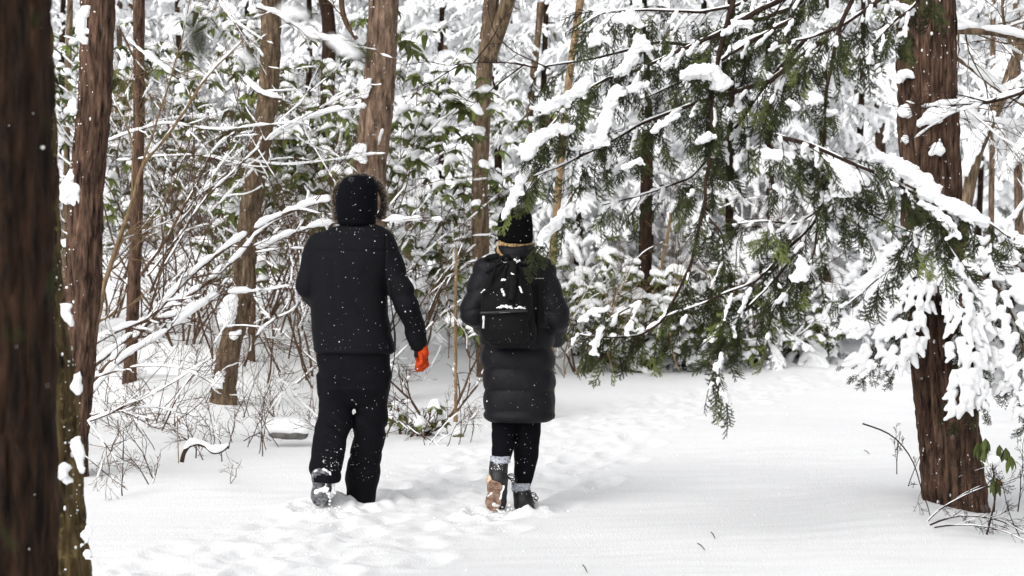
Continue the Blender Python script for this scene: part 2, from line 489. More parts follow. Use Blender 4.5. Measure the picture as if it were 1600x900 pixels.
def stuck_snow(parent, items, h=.012, name='snow_patch'):
    """items: list of lists of (px, py, Y, r) joined as soft blobs"""
    for k, ch in enumerate(items):
        A, B, ra, rb = [], [], [], []
        for a, b in zip(ch, ch[1:] if len(ch) > 1 else ch):
            A.append(P(*a[:3])); B.append(P(*b[:3])); ra.append(a[3]); rb.append(b[3])
        V, Q = caps_mesh(A + [a + np.array([sx, 0, sz]) * r for a, r in zip(A, ra) for sx, sz in ((.8, .5), (-.7, -.9))], B + [b + np.array([sx, 0, sz]) * r for b, r in zip(B, rb) for sx, sz in ((.9, -.6), (-.8, .7))], ra + [.5 * r for r in ra for _ in (0, 1)], rb + [.35 * r for r in rb for _ in (0, 1)], h * .8, 1.0, .012, 38, seed=k)
        mb = MB(); mb.add(V, Q); put(name, mb, m_snow, parent)

PI = math.pi
# near-left, blurred dark trunk
t0, C0, R0 = make_tree('very dark out-of-focus trunk closest to the camera, running up the left edge of the view',
    [(-30, 0), (-30, 450), (-25, 900)], 121, 5.0, m_bark_dark, 110, .016, .018, (20, 3), 4.5, 11, .1, 40, -.5, .8)
t1, C1, R1 = make_tree('mossy yellow-brown trunk peeping out just behind the blurred dark trunk',
    [(12, 0), (26, 450), (44, 600), (52, 750), (62, 900)], 76, 7.2, m_bark_moss, 110, .014, .016, (22, 6), 4.5, 12, .15, 330, -.45, .55)
stuck_snow(t1, [[(118, 690, 7.1, .012), (124, 712, 7.1, .013), (128, 735, 7.1, .009)], [(122, 580, 7.1, .014), (118, 610, 7.1, .011)], [(134, 830, 7.1, .011), (138, 870, 7.1, .010)], [(104, 480, 7.1, .018), (110, 500, 7.1, .014)], [(96, 735, 7.0, .02), (100, 745, 7.0, .018)]])
t2, C2, R2 = make_tree('reddish-brown snow-flecked trunk right of the dark one, with a snow clot',
    [(153, 0), (148, 150), (134, 300), (130, 450), (118, 600), (108, 700)], 27, 13.0, m_bark_red, 80, .022, .015, (20, 4), 6, 13, .15, 520, PI * 1.12, .6, rtop=.95)
stuck_snow(t2, [[(112, 275, 12.95, .03), (110, 300, 12.93, .05), (118, 312, 12.93, .035)], [(132, 20, 12.92, .04), (128, 45, 12.92, .03), (133, 65, 12.92, .02)], [(113, 160, 12.9, .02), (114, 175, 12.9, .02)], [(112, 465, 12.95, .02), (116, 480, 12.95, .028), (118, 500, 12.95, .015)], [(140, 185, 12.9, .012), (142, 190, 12.9, .01)]])
t3, C3, R3 = make_tree('slim straight brown trunk standing just right of the reddish flecked trunk',
    [(217, 0), (217, 200), (211, 400), (201, 615)], 10, 19.0, m_bark_red, 36, .04, .008, (14, 5), 7, 14, .35, 90, PI, .9)
t4, C4, R4 = make_tree('crooked tan trunk leaning right, with a knobbly snowy foot, left of the walking man',
    [(424, 0), (420, 150), (402, 260), (385, 370), (378, 470), (357, 550), (350, 615)], 18, 18.0, m_bark_tan, 48, .03, .018, (14, 7), 7, 15, .5, 160, PI * 1.1, .8)
stuck_snow(t4, [[(360, 470, 17.9, .05), (352, 500, 17.9, .06)], [(372, 520, 17.8, .025), (365, 525, 17.8, .03)], [(345, 585, 17.8, .03), (338, 600, 17.8, .04)]])
t5, C5, R5 = make_tree('stout grey-brown trunk rising behind the hooded man',
    [(601, 0), (596, 100), (586, 200), (578, 260), (574, 500), (574, 560)], 26, 18.6, m_bark_grey, 64, .035, .014, (20, 9), 8, 16, .3, 260, PI * 1.3, 1.2)
stuck_snow(t5, [[(572, 130, 18.45, .04), (568, 150, 18.45, .025)], [(560, 235, 18.45, .055), (566, 250, 18.45, .03)]])
t6, C6, R6 = make_tree('forked bending brown trunk half wrapped by snowy boughs above the woman in the beanie',
    [(768, 0), (757, 100), (752, 200), (749, 300), (752, 420), (760, 560)], 14, 21.5, m_bark_tan, 32, .06, .014, (9, 3), 8, 17, .3, 160, PI * 1.2, 1.2)
mb = MB(); L = px_line([(762, 95, 21.45), (780, 45, 21.4), (797, -10, 21.3), (810, -90, 21.3)], 21.5); L = resample(L, .05)
mb.add(*tube(L, np.linspace(.085, .07, len(L)), 14)); put('limb', mb, m_bark_tan, t6)
t7, C7, R7 = make_tree('thin pale tan sapling stem behind the hemlock branches just right of the beanie',
    [(907, 0), (897, 65), (887, 135), (875, 260), (871, 310), (862, 420), (860, 560)], 6.5, 17.5, m_twig_tan, 14, .06, .003, (6, 3), 6, 18, .2, 40)
t9, C9, R9 = make_tree('big reddish shaggy trunk beside the trail, its lower half draped in snow-laden boughs',
    [(1447, 0), (1450, 150), (1458, 350), (1470, 550), (1486, 720), (1490, 790)], 46, 11.4, m_bark_red, 190, .013, .024, (30, 3.6), 5, 19, .22, 520, -PI / 2, 1.1, rtop=.96, groove=1.2)
stuck_snow(t9, [[(1440, 190, 11.23, .02), (1462, 180, 11.2, .034), (1476, 174, 11.2, .02)], [(1462, 232, 11.22, .03), (1470, 238, 11.22, .02)], [(1408, 118, 11.3, .03), (1420, 116, 11.27, .02)], [(1412, 172, 11.3, .026), (1418, 178, 11.3, .02)], [(1432, 262, 11.23, .014), (1434, 268, 11.23, .01)], [(1404, 65, 11.3, .03), (1410, 60, 11.3, .02)], [(1414, 215, 11.3, .014), (1416, 222, 11.3, .01)], [(1428, 318, 11.23, .01), (1430, 324, 11.23, .012)]])
t10, C10, R10 = make_tree('leaning tan trunk with snow along its flank, right of the big shaggy trunk',
    [(1600, 60), (1560, 165), (1545, 195), (1526, 235), (1512, 300), (1500, 380)], 11, 20.0, m_bark_tan, 24, .06, .010, (9, 3), 5, 20, .3, 60)
stuck_snow(t10, [[(1548, 180, 19.85, .035), (1520, 230, 19.85, .05), (1506, 270, 19.85, .03)]])
minor = [
 ('thin grey pole-like trunk far back beside the leaning tan trunk', [(1552, -20), (1551, 200), (1549, 335)], 5, 36, m_bark_grey),
 ('short dark trunk showing under the snowy boughs right of the woman', [(1012, 200), (1008, 400), (1006, 575)], 12, 23.6, m_bark_dark),
 ('narrow dark trunk low behind the drooping hemlock sprays', [(1140, 300), (1138, 480), (1136, 545)], 7, 25.5, m_bark_dark),
 ('dark far trunk behind the snowy branch at the top, left of the stout grey-brown one', [(508, 0), (518, 40), (512, 100), (510, 480)], 12, 31, m_bark_dark),
 ('thin brown trunk between the reddish flecked trunk and the blurred one at the top', [(110, 0), (106, 120), (104, 250), (100, 560)], 5.5, 24, m_bark_tan),
 ('wrist-thin stem rising beside the crooked tan trunk', [(402, 260), (398, 380), (393, 550)], 5, 21, m_twig),
 ('slender tan stem below the rhododendron leaves between the two walkers', [(716, 380), (711, 430), (712, 545)], 3.2, 17.0, m_twig_tan),
 ('short brown stem just right of the hooded man, under green leaves', [(640, 300), (638, 380), (636, 440), (640, 500)], 7, 29.0, m_bark_tan),
 ('brown trunk behind the hemlock curtain, left of the tan sapling stem', [(846, 0), (838, 80), (828, 160), (822, 300), (820, 520)], 7, 27, m_bark_tan),
 ('thin tan stem leaning right in front of the short dark trunk', [(1052, 330), (1030, 430), (1010, 500), (994, 580)], 3.4, 23.4, m_twig_tan),
 ('pinkish far trunk seen between the two bigger trunks at the top', [(690, 60), (690, 200), (690, 400)], 12, 44, m_bark_grey),
 ('far brown trunk high behind snowy boughs, just left of the big shaggy trunk', [(1362, -10), (1372, 100), (1380, 400)], 9, 40, m_bark_red),
 ('far thin trunk left of the slim straight brown one', [(188, -10), (186, 200), (182, 480)], 4, 36, m_bark_grey),
 ('dim grey trunk at the far right behind the snow-lined branch', [(1588, -10), (1590, 200), (1592, 380)], 7, 33, m_bark_grey),
]
for k, (lab, pts, r, Y, mt) in enumerate(minor):
    make_tree(lab, pts, r, Y, mt, 14, .12, .008, (7, 2.5), 8 if Y > 22 and 'stem' not in lab and 'short' not in lab else px_line(pts[:1], Y)[0][2], 40 + k, .3, 30)
# ------------------------------------------------------------------ vegetation pieces
UP = np.array([0, 0, 1.])
def unit(v): v = np.asarray(v, float); return v / (np.linalg.norm(v) + 1e-12)
def rot_about(v, axis, a):
    axis = unit(axis); return v * math.cos(a) + np.cross(axis, v) * math.sin(a) + axis * (axis @ v) * (1 - math.cos(a))
def droop_path(p, d, L, droop, n, r_, wob=.12):
    pts = [np.array(p, float)]; d = unit(d)
    for i in range(n):
        d = unit(d + np.array([0, 0, -droop / n]) + r_.normal(size=3) * wob / n ** .5 * .6)
        pts.append(pts[-1] + d * L / n)
    return np.array(pts)
def needles(mb, pts, ln, wd, step, r_, mi, nrm=None, taper=True):
    """flat rows of needles each side of a twig, as slim triangles"""
    L = resample(pts, step); n = len(L)
    if n < 3: return
    t = np.gradient(L, axis=0); t /= np.linalg.norm(t, axis=1)[:, None] + 1e-12
    u = np.cross(t, UP); u /= np.linalg.norm(u, axis=1)[:, None] + 1e-9
    if nrm is not None: u = np.cross(t, nrm); u /= np.linalg.norm(u, axis=1)[:, None] + 1e-9
    V = []
    prof = np.interp(np.linspace(0, 1, n), [0, .15, .7, 1], [.7, 1, .9, .45]) if taper else np.ones(n)
    for s in (-1, 1):
        dr = u * s + t * .45 + r_.normal(size=(n, 3)) * .16 + np.array([0, 0, -.12])
        dr /= np.linalg.norm(dr, axis=1)[:, None]
        l = (ln * prof * r_.uniform(.75, 1.15, n))[:, None]
        b = L + t * r_.uniform(-.3, .3, (n, 1)) * step
        V.append(np.stack([b - t * wd / 2, b + t * wd / 2, b + dr * l + t * wd * .15], 1).reshape(-1, 3))
    # terminal needles
    V = np.concatenate(V); mb.add(V, None, np.arange(len(V)).reshape(-1, 3), mi)

def spray_mesh(seed, L=.24, needle=.0145, width=.0042, step=.0038, sub=.017, mats=None):
    r_ = np.random.default_rng(seed); mb = MB()
    ax = droop_path((0, 0, 0), (1, 0, -.05), L, .55, 10, r_, .25)
    A = resample(ax, .01)
    mb.add(*tube(A, np.linspace(.0019, .0009, len(A)), 4), 0)
    needles(mb, A, needle, width, step, r_, 1)
    n = int(L / sub); k = 0
    for i in range(1, n):
        f = i / n; p = A[min(len(A) - 1, int(f * len(A)))]; t = unit(A[min(len(A) - 1, int(f * len(A)) + 1)] - A[max(0, int(f * len(A)) - 1)])
        if r_.uniform() < .12: continue
        s = 1 if i % 2 else -1
        ll = L * .36 * math.sin(math.pi * (.12 + .80 * f)) ** .8 * r_.uniform(.65, 1.15)
        d = rot_about(t, UP, s * r_.uniform(.65, 1.05))
        q = droop_path(p, d, ll, .5, 5, r_, .2)
        mb.add(*tube(q, np.linspace(.0011, .0006, len(q)), 3, 1, False), 0)
        needles(mb, q, needle * .95, width, step, r_, 1)
        if ll > .06 and r_.uniform() < .7:
            for f2, s2 in ((.45, 1), (.6, -1)):
                q2 = droop_path(q[int(f2 * 5)], rot_about(unit(q[-1] - q[0]), UP, s2 * .8), ll * .42, .5, 3, r_, .2)
                needles(mb, q2, needle * .85, width, step, r_, 1)
    return mb.mesh('spray', mats or [m_twig_dark, m_needle])
SPR = [spray_mesh(100 + i) for i in range(5)]
CAMV = np.array([0, -1., .45]) / np.linalg.norm([0, -1., .45])
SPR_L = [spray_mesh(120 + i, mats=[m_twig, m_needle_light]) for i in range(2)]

def orient(o, p, d, roll=0.0, s=1.0, parent_loc=None, face=None):
    d = unit(d); x = Vector(d); up_ = Vector((0, 0, 1))
    y = up_.cross(x)
    if y.length < .15: y = Vector((0, 1, 0)).cross(x)
    y.normalize(); z = x.cross(y)
    M = Matrix((x, y, z)).transposed().to_4x4() @ Matrix.Rotation(roll, 4, 'X')
    if face is not None:                    # flat side of the spray towards a direction
        f = Vector(face); z = f - x * f.dot(x)
        if z.length > .1:
            z.normalize(); y = z.cross(x); M = Matrix((x, y, z)).transposed().to_4x4() @ Matrix.Rotation(roll, 4, 'X')
    o.matrix_basis = Matrix.Translation(Vector(p) - (parent_loc or Vector((0, 0, 0)))) @ M @ Matrix.Diagonal((s, s, s, 1))

# snow lying along a branch
def snow_on(mb, pts, rad, w, r_, gap=.25, mi=0, sides=7, flat=.75, step=None):
    L = resample(pts, step or max(.02, w * .7)); n = len(L)
    if n < 3: return
    rd = np.interp(np.linspace(0, 1, n), np.linspace(0, 1, len(np.atleast_1d(rad))), np.atleast_1d(rad)) if np.ndim(rad) else np.full(n, rad)
    t = np.gradient(L, axis=0); t /= np.linalg.norm(t, axis=1)[:, None] + 1e-12
    fl = np.sqrt(t[:, 0]**2 + t[:, 1]**2)
    fl = smooth(.25, .8, fl)
    s = r_.uniform(0, 100)
    nz = fbm(np.arange(n) * .35 + s, 0, 0, 2, 3)
    ww = w * fl * (1 + .45 * nz) * np.where(nz < -1 + 2 * gap * .6, 0, 1)
    ww = np.convolve(np.pad(ww, 1), [.25, .5, .25], 'valid')
    ww[ww < w * .25] = 0
    i = 0
    while i < n:
        if ww[i] > 0:
            j = i
            while j < n and ww[j] > 0: j += 1
            if j - i >= 3:
                seg = L[i:j] + UP * (rd[i:j] * .5 + ww[i:j] * flat * .55)[:, None]
                w2 = ww[i:j].copy(); w2[0] *= .45; w2[-1] *= .45
                V, Q, T = tube(seg, w2, sides, flat); 
                V += r_.normal(size=V.shape) * w * .05
                mb.add(V, Q, T, mi)
            i = j
        else: i += 1

# ---- snow-laden hemlock bough (used for every snowy conifer behind)
def bough_arrays(axis, side_len, seed, sr=.032, vox=.016, nl=.026, nw=.006, nstep=.011, every=.085, cover=.85, droop=.9, sub=True, fine=False, zs=1.25, sdir=None, mats_i=(0, 1, 2), tipfin=1.0):
    r_ = np.random.default_rng(seed)
    A_, B_, ra, rb = [], [], [], []
    fol = MB(); ax = resample(axis, .03); n = len(ax)
    arc_ = np.r_[0, np.cumsum(np.linalg.norm(np.diff(ax, axis=0), axis=1))]; Lt = arc_[-1]
    fol.add(*tube(ax, np.linspace(.012, .003, n) * (Lt / 1.4) ** .5, 5), mats_i[0])
    OFF = UP if sdir is None else np.array([0, -.30, .45])
    def snow_path(q, r0, cov):
        q = resample(q, sr * 1.3); m = len(q)
        if m < 2: return
        s = r_.uniform(0, 99); f = noise3(np.arange(m) * .33 + s, 0, 0, 4) * .5 + .5
        for i in range(m - 1):
            if f[i] > cov: continue
            tp = 1 - (.45 if sdir is None else .72) * (i / m) ** 2
            a = r0 * tp * r_.uniform(.75, 1.2); b = r0 * (tp - .08) * r_.uniform(.7, 1.15)
            A_.append(q[i] + OFF * a * .75); B_.append(q[i + 1] + OFF * b * .75); ra.append(a); rb.append(b)
    snow_path(ax, sr * .9, cover)
    needles(fol, ax, nl, nw, nstep, r_, mats_i[1])
    s_, side = every * .6, 1
    up_ = UP if sdir is None else sdir
    while s_ < Lt * .99:
        f = s_ / Lt
        i = min(n - 2, int(np.searchsorted(arc_, s_)))
        t = unit(ax[i + 1] - ax[max(0, i - 1)])
        hz = unit(np.array([t[0], t[1], t[2] * .5]))
        ang = r_.uniform(.75, 1.15) * side
        d = unit(rot_about(hz if sdir is None else t, up_, ang * (1 if sdir is None else 1.05)) + (0 if sdir is None else r_.normal(size=3) * .25))
        ll = side_len * np.interp(f, [0, .25, .6, 1], [.55, 1, .85, .28]) * r_.uniform(.65, 1.15)
        q = droop_path(ax[i], d, ll, droop, 8, r_, .25)
        fol.add(*tube(q, np.linspace(.004, .0015, len(q)), 4, 1, False), mats_i[0])
        needles(fol, q, nl, nw, nstep, r_, mats_i[1])
        snow_path(q, sr, cover)
        if sub:
            k = 0
            for g in np.arange(.12, 1.0, .065 / ll * (1 if fine else 1.3)):
                k += 1; j = min(7, int(g * 8)); p = q[j] + (q[j + 1] - q[j]) * (g * 8 - j)
                tt = unit(q[j + 1] - q[j])
                dd = rot_about(tt, up_, (1 if k % 2 else -1) * r_.uniform(.6, 1.05))
                l2 = ll * .42 * (1 - g * .55) * r_.uniform(.6, 1.2)
                q2 = droop_path(p, dd + np.array([0, 0, -.15]), l2 * tipfin, droop, 4, r_, .25)
                needles(fol, q2, nl * .9, nw, nstep, r_, mats_i[1])
                snow_path(q2[:-1] if sdir is None else q2[:-1], sr * .72, cover * .92)
        s_ += every * r_.uniform(.7, 1.3); side = -side
    V, Q = caps_mesh(A_, B_, ra, rb, vox, zs, sr * .16, 1 / (sr * 2.2), seed=seed, kk=3.2 if sdir is None else 5)
    return fol, V, Q
def std_axis(L, rise, droop, seed):
    r_ = np.random.default_rng(seed)
    x = np.linspace(0, L, 14); return np.stack([x, .05 * np.sin(x * 3 + seed) * x, rise * x - droop * x * x + r_.normal(size=14) * .008], 1)
BOUGH = []
for k in range(5):
    fol, V, Q = bough_arrays(std_axis(1.45, .12, .20 + .05 * (k % 3), k), .50, 200 + k, sr=.034 + .004 * (k % 2), cover=(.70, .55, .62, .46, .78)[k])
    fol.add(V, Q, None, 2)
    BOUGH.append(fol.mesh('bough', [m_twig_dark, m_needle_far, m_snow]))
print('bough polys', [len(b.polygons) for b in BOUGH])
BOUGH_LO = []
for k in range(3):
    fol, V, Q = bough_arrays(std_axis(1.6, .10, .24, k), .55, 230 + k, sr=.055, vox=.04, nl=.07, nw=.02, nstep=.05, every=.16, cover=.75, sub=False)
    fol.add(V, Q, None, 2); BOUGH_LO.append(fol.arrays())

def hemlock(label, bx, Y, H=6.5, R=1.9, seed=0, levels=16, per=5, z0=.35, py_base=None, front_only=False, group=None, s0=1.0):
    r_ = np.random.default_rng(seed)
    x = (bx - 800) / FPX * Y; gz = g1(x, Y)
    e = empty('snowy_hemlock', (x, Y, gz), label, 'tree', group)
    zz = np.arange(-.1, H, .25); C = np.stack([x + .04 * np.sin(zz + seed), Y + 0 * zz, gz + zz], 1)
    mb = MB(); mb.add(*trunk_mesh(C, np.interp(zz, [0, H], [.075, .02]), 12, .008, (7, 2), seed, .3)); put('trunk', mb, m_bark_dark, e)
    for l in range(levels):
        f = l / (levels - 1); z = z0 + (H - z0) * f ** 1.05
        for a in range(per):
            th = 2 * PI * (a + r_.uniform(-.3, .3) + .5 * (l % 2)) / per
            sc = (R / 1.45) * (1 - .72 * f) * r_.uniform(.75, 1.15) * s0
            o = link('bough', BOUGH[r_.integers(0, len(BOUGH))], e)
            o.matrix_basis = Matrix.Translation((float(.04 * math.sin(z + seed)), 0, z + r_.uniform(-.12, .12))) @ Matrix.Rotation(th, 4, 'Z') @ Matrix.Rotation(r_.uniform(-.05, .35), 4, 'Y') @ Matrix.Rotation(r_.uniform(-.25, .25), 4, 'X') @ Matrix.Scale(sc, 4)
    return e
HG = 'snow-laden hemlocks of the wood behind'
for k, (lab, bx, Y, H, R) in enumerate([
 ('knee-high snow-buried hemlock at the trail edge, left of the short dark trunk', 950, 23.6, 1.3, .8), ('low snow-buried hemlock at the trail edge under the lowest dark sprays', 1075, 23.9, 1.2, .9),
 ('low snow-buried hemlock at the trail edge, right of the hanging spray tips', 1185, 24.2, 1.4, .9), ('last low snow-buried hemlock at the trail edge before the clearing', 1285, 24.8, 1.2, .8)]):
    hemlock(lab, bx, Y, H, R, 350 + k, 5, 6, z0=.1, group=HG)
for k, (lab, bx, Y, H, R, lv, pr) in enumerate([
 ('small snow-laden hemlock with its foot just right of the woman, half behind her arm', 905, 24.6, 3.4, 1.5, 10, 5),
 ('snow-laden hemlock behind the short dark trunk', 1010, 25.2, 6.0, 1.8, 14, 5),
 ('snow-laden hemlock behind the middle of the dark overhanging branches', 1105, 26.5, 6.5, 2.0, 14, 5),
 ('snow-laden hemlock right of centre whose lowest boughs touch the trail edge', 1205, 25.6, 6.2, 1.8, 14, 5),
 ('last snow-laden hemlock of the thicket before the open gap, left of the big shaggy trunk', 1290, 27.0, 5.6, 1.5, 13, 5),
 ('tall snow-laden hemlock behind the thicket, left of the big shaggy trunk at the top', 1345, 33.0, 7.5, 1.9, 14, 5),
 ('tall frosted hemlock deep behind the curtain of dark sprays', 1150, 31.0, 8.0, 2.4, 15, 5),
 ('tall frosted hemlock deep behind the thin tan sapling', 985, 30.0, 8.0, 2.3, 15, 5),
 ('snow-laden hemlock wrapping the forked bending trunk', 775, 25.5, 5.2, 1.35, 13, 5),
 ('low snow-laden hemlock filling the gap between the two walkers at shoulder height', 690, 26.5, 3.3, 1.3, 9, 5),
 ('frosted grey-green hemlock above the gap between the two walkers', 690, 33.0, 8.0, 2.2, 15, 5),
 ('frosted hemlock directly behind the stout grey-brown trunk', 590, 36.0, 8.5, 2.3, 14, 5),
 ('frosted hemlock at the top between the crooked tan trunk and the stout trunk', 480, 35.0, 8.5, 2.2, 14, 5),
 ('frosted hemlock behind the crooked tan trunk', 385, 37.5, 8.5, 2.4, 14, 5),
 ('frosted hemlock at the top left of the crooked tan trunk', 280, 35.5, 8.5, 2.2, 14, 5),
 ('frosted hemlock behind the slim straight brown trunk', 190, 36.5, 8.5, 2.3, 14, 5),
 ('frosted hemlock in the gap at the reddish flecked trunk', 100, 34.0, 8.5, 2.2, 14, 5),
 ('frosted hemlock behind the woman and the forked trunk', 850, 33.5, 8.5, 2.3, 15, 5),
 ('snowy hemlock in the gap right of the big shaggy trunk, near its top', 1610, 31.0, 8.0, 1.5, 9, 5),
 ('frosted hemlock far behind the leaning tan trunk', 1530, 42.0, 9.0, 2.4, 13, 5),
 ('frosted hemlock far behind the big shaggy trunk', 1430, 40.0, 9.0, 2.4, 13, 5)]):
    hemlock(lab, bx, Y, H, R, 300 + k, lv, pr, z0=(.3 if k not in (18, 19, 20) else 3.0), group=HG)

# ---- far wood: one mass
mb = MB(); r_ = np.random.default_rng(55)
for k in range(46):
    Y = r_.uniform(44, 74); bx = -250 + 2100 * (k + r_.uniform(-.4, .4)) / 46
    x = (bx - 800) / FPX * Y; gz = g1(x, Y); H = r_.uniform(8, 12)
    z = np.array([-.3, H]); mb.add(*tube(np.stack([x + 0 * z, Y + 0 * z, gz + z], 1), [.16, .05], 6), 0)
    for l in range(13):
        f = l / 12; zz = .5 + (H - .5) * f
        for a in range(5):
            th = 2 * PI * (a + r_.uniform(-.4, .4)) / 5; sc = 1.75 * (1 - .7 * f) * r_.uniform(.8, 1.2)
            M = np.array(Matrix.Translation((x, Y, gz + zz)) @ Matrix.Rotation(th, 4, 'Z') @ Matrix.Rotation(r_.uniform(0, .4), 4, 'Y') @ Matrix.Scale(sc, 4))
            mb.addm(BOUGH_LO[r_.integers(0, 3)], M)
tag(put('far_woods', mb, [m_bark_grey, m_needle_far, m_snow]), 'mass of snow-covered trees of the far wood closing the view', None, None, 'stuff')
print('far wood tris', sum(len(q) for q in mb.Q) * 2)

# ------------------------------------------------------------------ rhododendrons
def cluster_mesh(seed, snow=True, brown=False):
    r_ = np.random.default_rng(seed); mb = MB(); n = r_.integers(6, 9)
    for i in range(n):
        a = 2 * PI * i / n + r_.uniform(-.25, .25); L = r_.uniform(.075, .115); w = L * .17; dp = r_.uniform(.5, 1.3)
        d = np.array([math.cos(a), math.sin(a), 0]); s = np.array([-d[1], d[0], 0])
        P_ = []
        for t, ww in ((0.05, .15), (.3, .85), (.6, 1), (.85, .6), (1, .02)):
            c = d * L * math.sin(min(1.45, dp * t + .25)) * t + UP * (-L * t * t * dp * .62 + .004)
            P_ += [c - s * w * ww + UP * .0, c - UP * w * .35 * ww, c + s * w * ww]
        Q = []
        for k in range(4):
            b = k * 3; Q += [[b, b + 1, b + 4, b + 3], [b + 1, b + 2, b + 5, b + 4]]
        mb.add(P_, Q, None, 0)
    mb.add(*tube(np.array([[0, 0, -.05], [0, 0, .01]]), .003, 5), 1)
    if snow:
        k = 3; A = [np.array([r_.normal() * .012, r_.normal() * .012, .012]) for _ in range(k)]
        B = [np.array([math.cos(t) * .05, math.sin(t) * .05, -.012 + r_.uniform(-.01, .01)]) for t in r_.uniform(0, 6.3, k)]
        V, Q = caps_mesh(A, B, [r_.uniform(.02, .028)] * k, [.010] * k, .009, 1.2, .003, 40, seed=seed); mb.add(V, Q, None, 2)
    return mb.mesh('leaf_cluster', [m_rhodo, m_twig, m_snow])
CLU = [cluster_mesh(400 + i) for i in range(5)] + [cluster_mesh(420 + i, False) for i in range(2)]

def grow(p, d, L, r, lvl, r_, out, up=.12, wob=.22, kids=(5, 4, 3), seg=None, spread=.75, minr=.0012):
    n = max(4, int(L / (seg or .10))); pts = [np.array(p, float)]; d = unit(d)
    for i in range(n):
        d = unit(d + r_.normal(size=3) * wob / n ** .5 + UP * up / n); pts.append(pts[-1] + d * L / n)
    pts = np.array(pts); rad = np.linspace(r, max(minr, r * .3), n + 1)
    out.append((pts, rad, lvl))
    if lvl >= len(kids): return
    for k in range(kids[lvl]):
        f = r_.uniform(.25, .98); i = min(n - 1, int(f * n)); t = unit(pts[i + 1] - pts[i])
        side = unit(np.cross(t, r_.normal(size=3)))
        dd = unit(t + side * spread * r_.uniform(.6, 1.3))
        grow(pts[i], dd, L * r_.uniform(.35, .6) * (1 - .35 * f), rad[i] * .6, lvl + 1, r_, out, up, wob, kids, seg, spread, minr)

def rhododendron(label, bx, Y, H, W_, n, seed, snow=.68, cl=1.5, zmin=0, stems=7):
    r_ = np.random.default_rng(seed); x = (bx - 800) / FPX * Y; gz = g1(x, Y)
    e = empty('rhododendron', (x, Y, gz), label, 'shrub', 'rhododendron shrubs under snow')
    out = []; loc = Vector((x, Y, gz))
    for k in range(stems):
        a = r_.uniform(0, 2 * PI)
        grow((x + .1 * math.cos(a), Y + .1 * math.sin(a), gz - .05), (math.cos(a) * W_ / H, math.sin(a) * .5 * W_ / H, 1), H * r_.uniform(.7, 1.05), .014, 0, r_, out, .15, .35, (5, 4), .12, .9, .003)
    mb = MB(); ms = MB()
    for pts, rad, l in out:
        mb.add(*tube(pts, rad, 5, 1, False))
        if r_.uniform() < .4: snow_on(ms, pts, rad, .014, r_, .45)
    put('stem', mb, m_twig, e)
    if ms.n: put('branch_snow', ms, m_snow, e, kind='stuff')
    tips = [(o[0][-1], o[0][-1] - o[0][-2]) for o in out] + [(o[0][len(o[0]) // 2], o[0][-1] - o[0][-2]) for o in out]
    if zmin: tips = [t for t in tips if t[0][2] > gz + zmin]
    r_.shuffle(tips)
    for k in range(n):
        p, d = tips[k % len(tips)]
        p = p + r_.normal(size=3) * .06 * (1 + k // len(tips))
        o = link('leaf_cluster', CLU[r_.integers(0, 5) if r_.uniform() < snow else 5 + r_.integers(0, 2)], e)
        s = cl * r_.uniform(.8, 1.3)
        o.matrix_basis = Matrix.Translation(Vector([float(v) for v in p]) - loc) @ Matrix.Rotation(r_.uniform(0, 6.3), 4, 'Z') @ Matrix.Rotation(r_.uniform(-.4, .4), 4, 'X') @ Matrix.Rotation(r_.uniform(-.4, .4), 4, 'Y') @ Matrix.Scale(s, 4)
    return e
for k, a in enumerate([
 ('tall rhododendron, drooping leaves under snow, between the slim straight trunk and the crooked tan one', 285, 21.5, 3.5, 1.7, 250),
 ('tall rhododendron with drooping green leaves under snow, behind the crooked tan trunk', 395, 23.5, 3.6, 1.9, 230),
 ('rhododendron thick with green leaves between the crooked tan trunk and the stout trunk', 495, 20.5, 3.1, 1.8, 290),
 ('rhododendron with dark leaves behind the head of the hooded man', 590, 24.5, 3.0, 1.7, 200),
 ('small rhododendron with bright leaves between the two walkers', 680, 17.6, 1.15, .8, 40),
 ('rhododendron under the frosted hemlock, right of the stout trunk', 645, 23.5, 2.1, .9, 90),
 ('snow-buried rhododendron behind the shoulder of the woman', 905, 22.8, 1.5, 1.4, 130),
 ('snow-buried rhododendron left of the thin leaning tan stem', 975, 23.2, 1.6, 1.5, 90),
 ('snow-buried rhododendron right of the short dark trunk', 1075, 23.8, 1.4, 1.5, 70),
 ('snow-buried rhododendron behind the hanging tips of the dark branches', 1165, 24.2, 1.2, 1.4, 60),
 ('snow-buried rhododendron at the right end of the trail-side thicket', 1265, 24.8, 1.0, 1.3, 60),
 ('low rhododendron under snow by the feet of the hooded man, right of his glove', 630, 15.6, .32, .5, 16),
 ('rhododendron peeking over the bank between the reddish and the slim trunks', 165, 24.0, 3.0, 1.5, 150)]):
    lab, bx, Y, H, W_, n = a
    rhododendron(lab, bx, Y, H, W_, n, 500 + k, zmin=.75 if k == 4 else 0, stems=3 if k == 4 else 5 if k in (5, 12) else 7, cl=1.15 if k in (4, 11) else 1.5, snow=1.0 if 6 <= k <= 10 else .68)

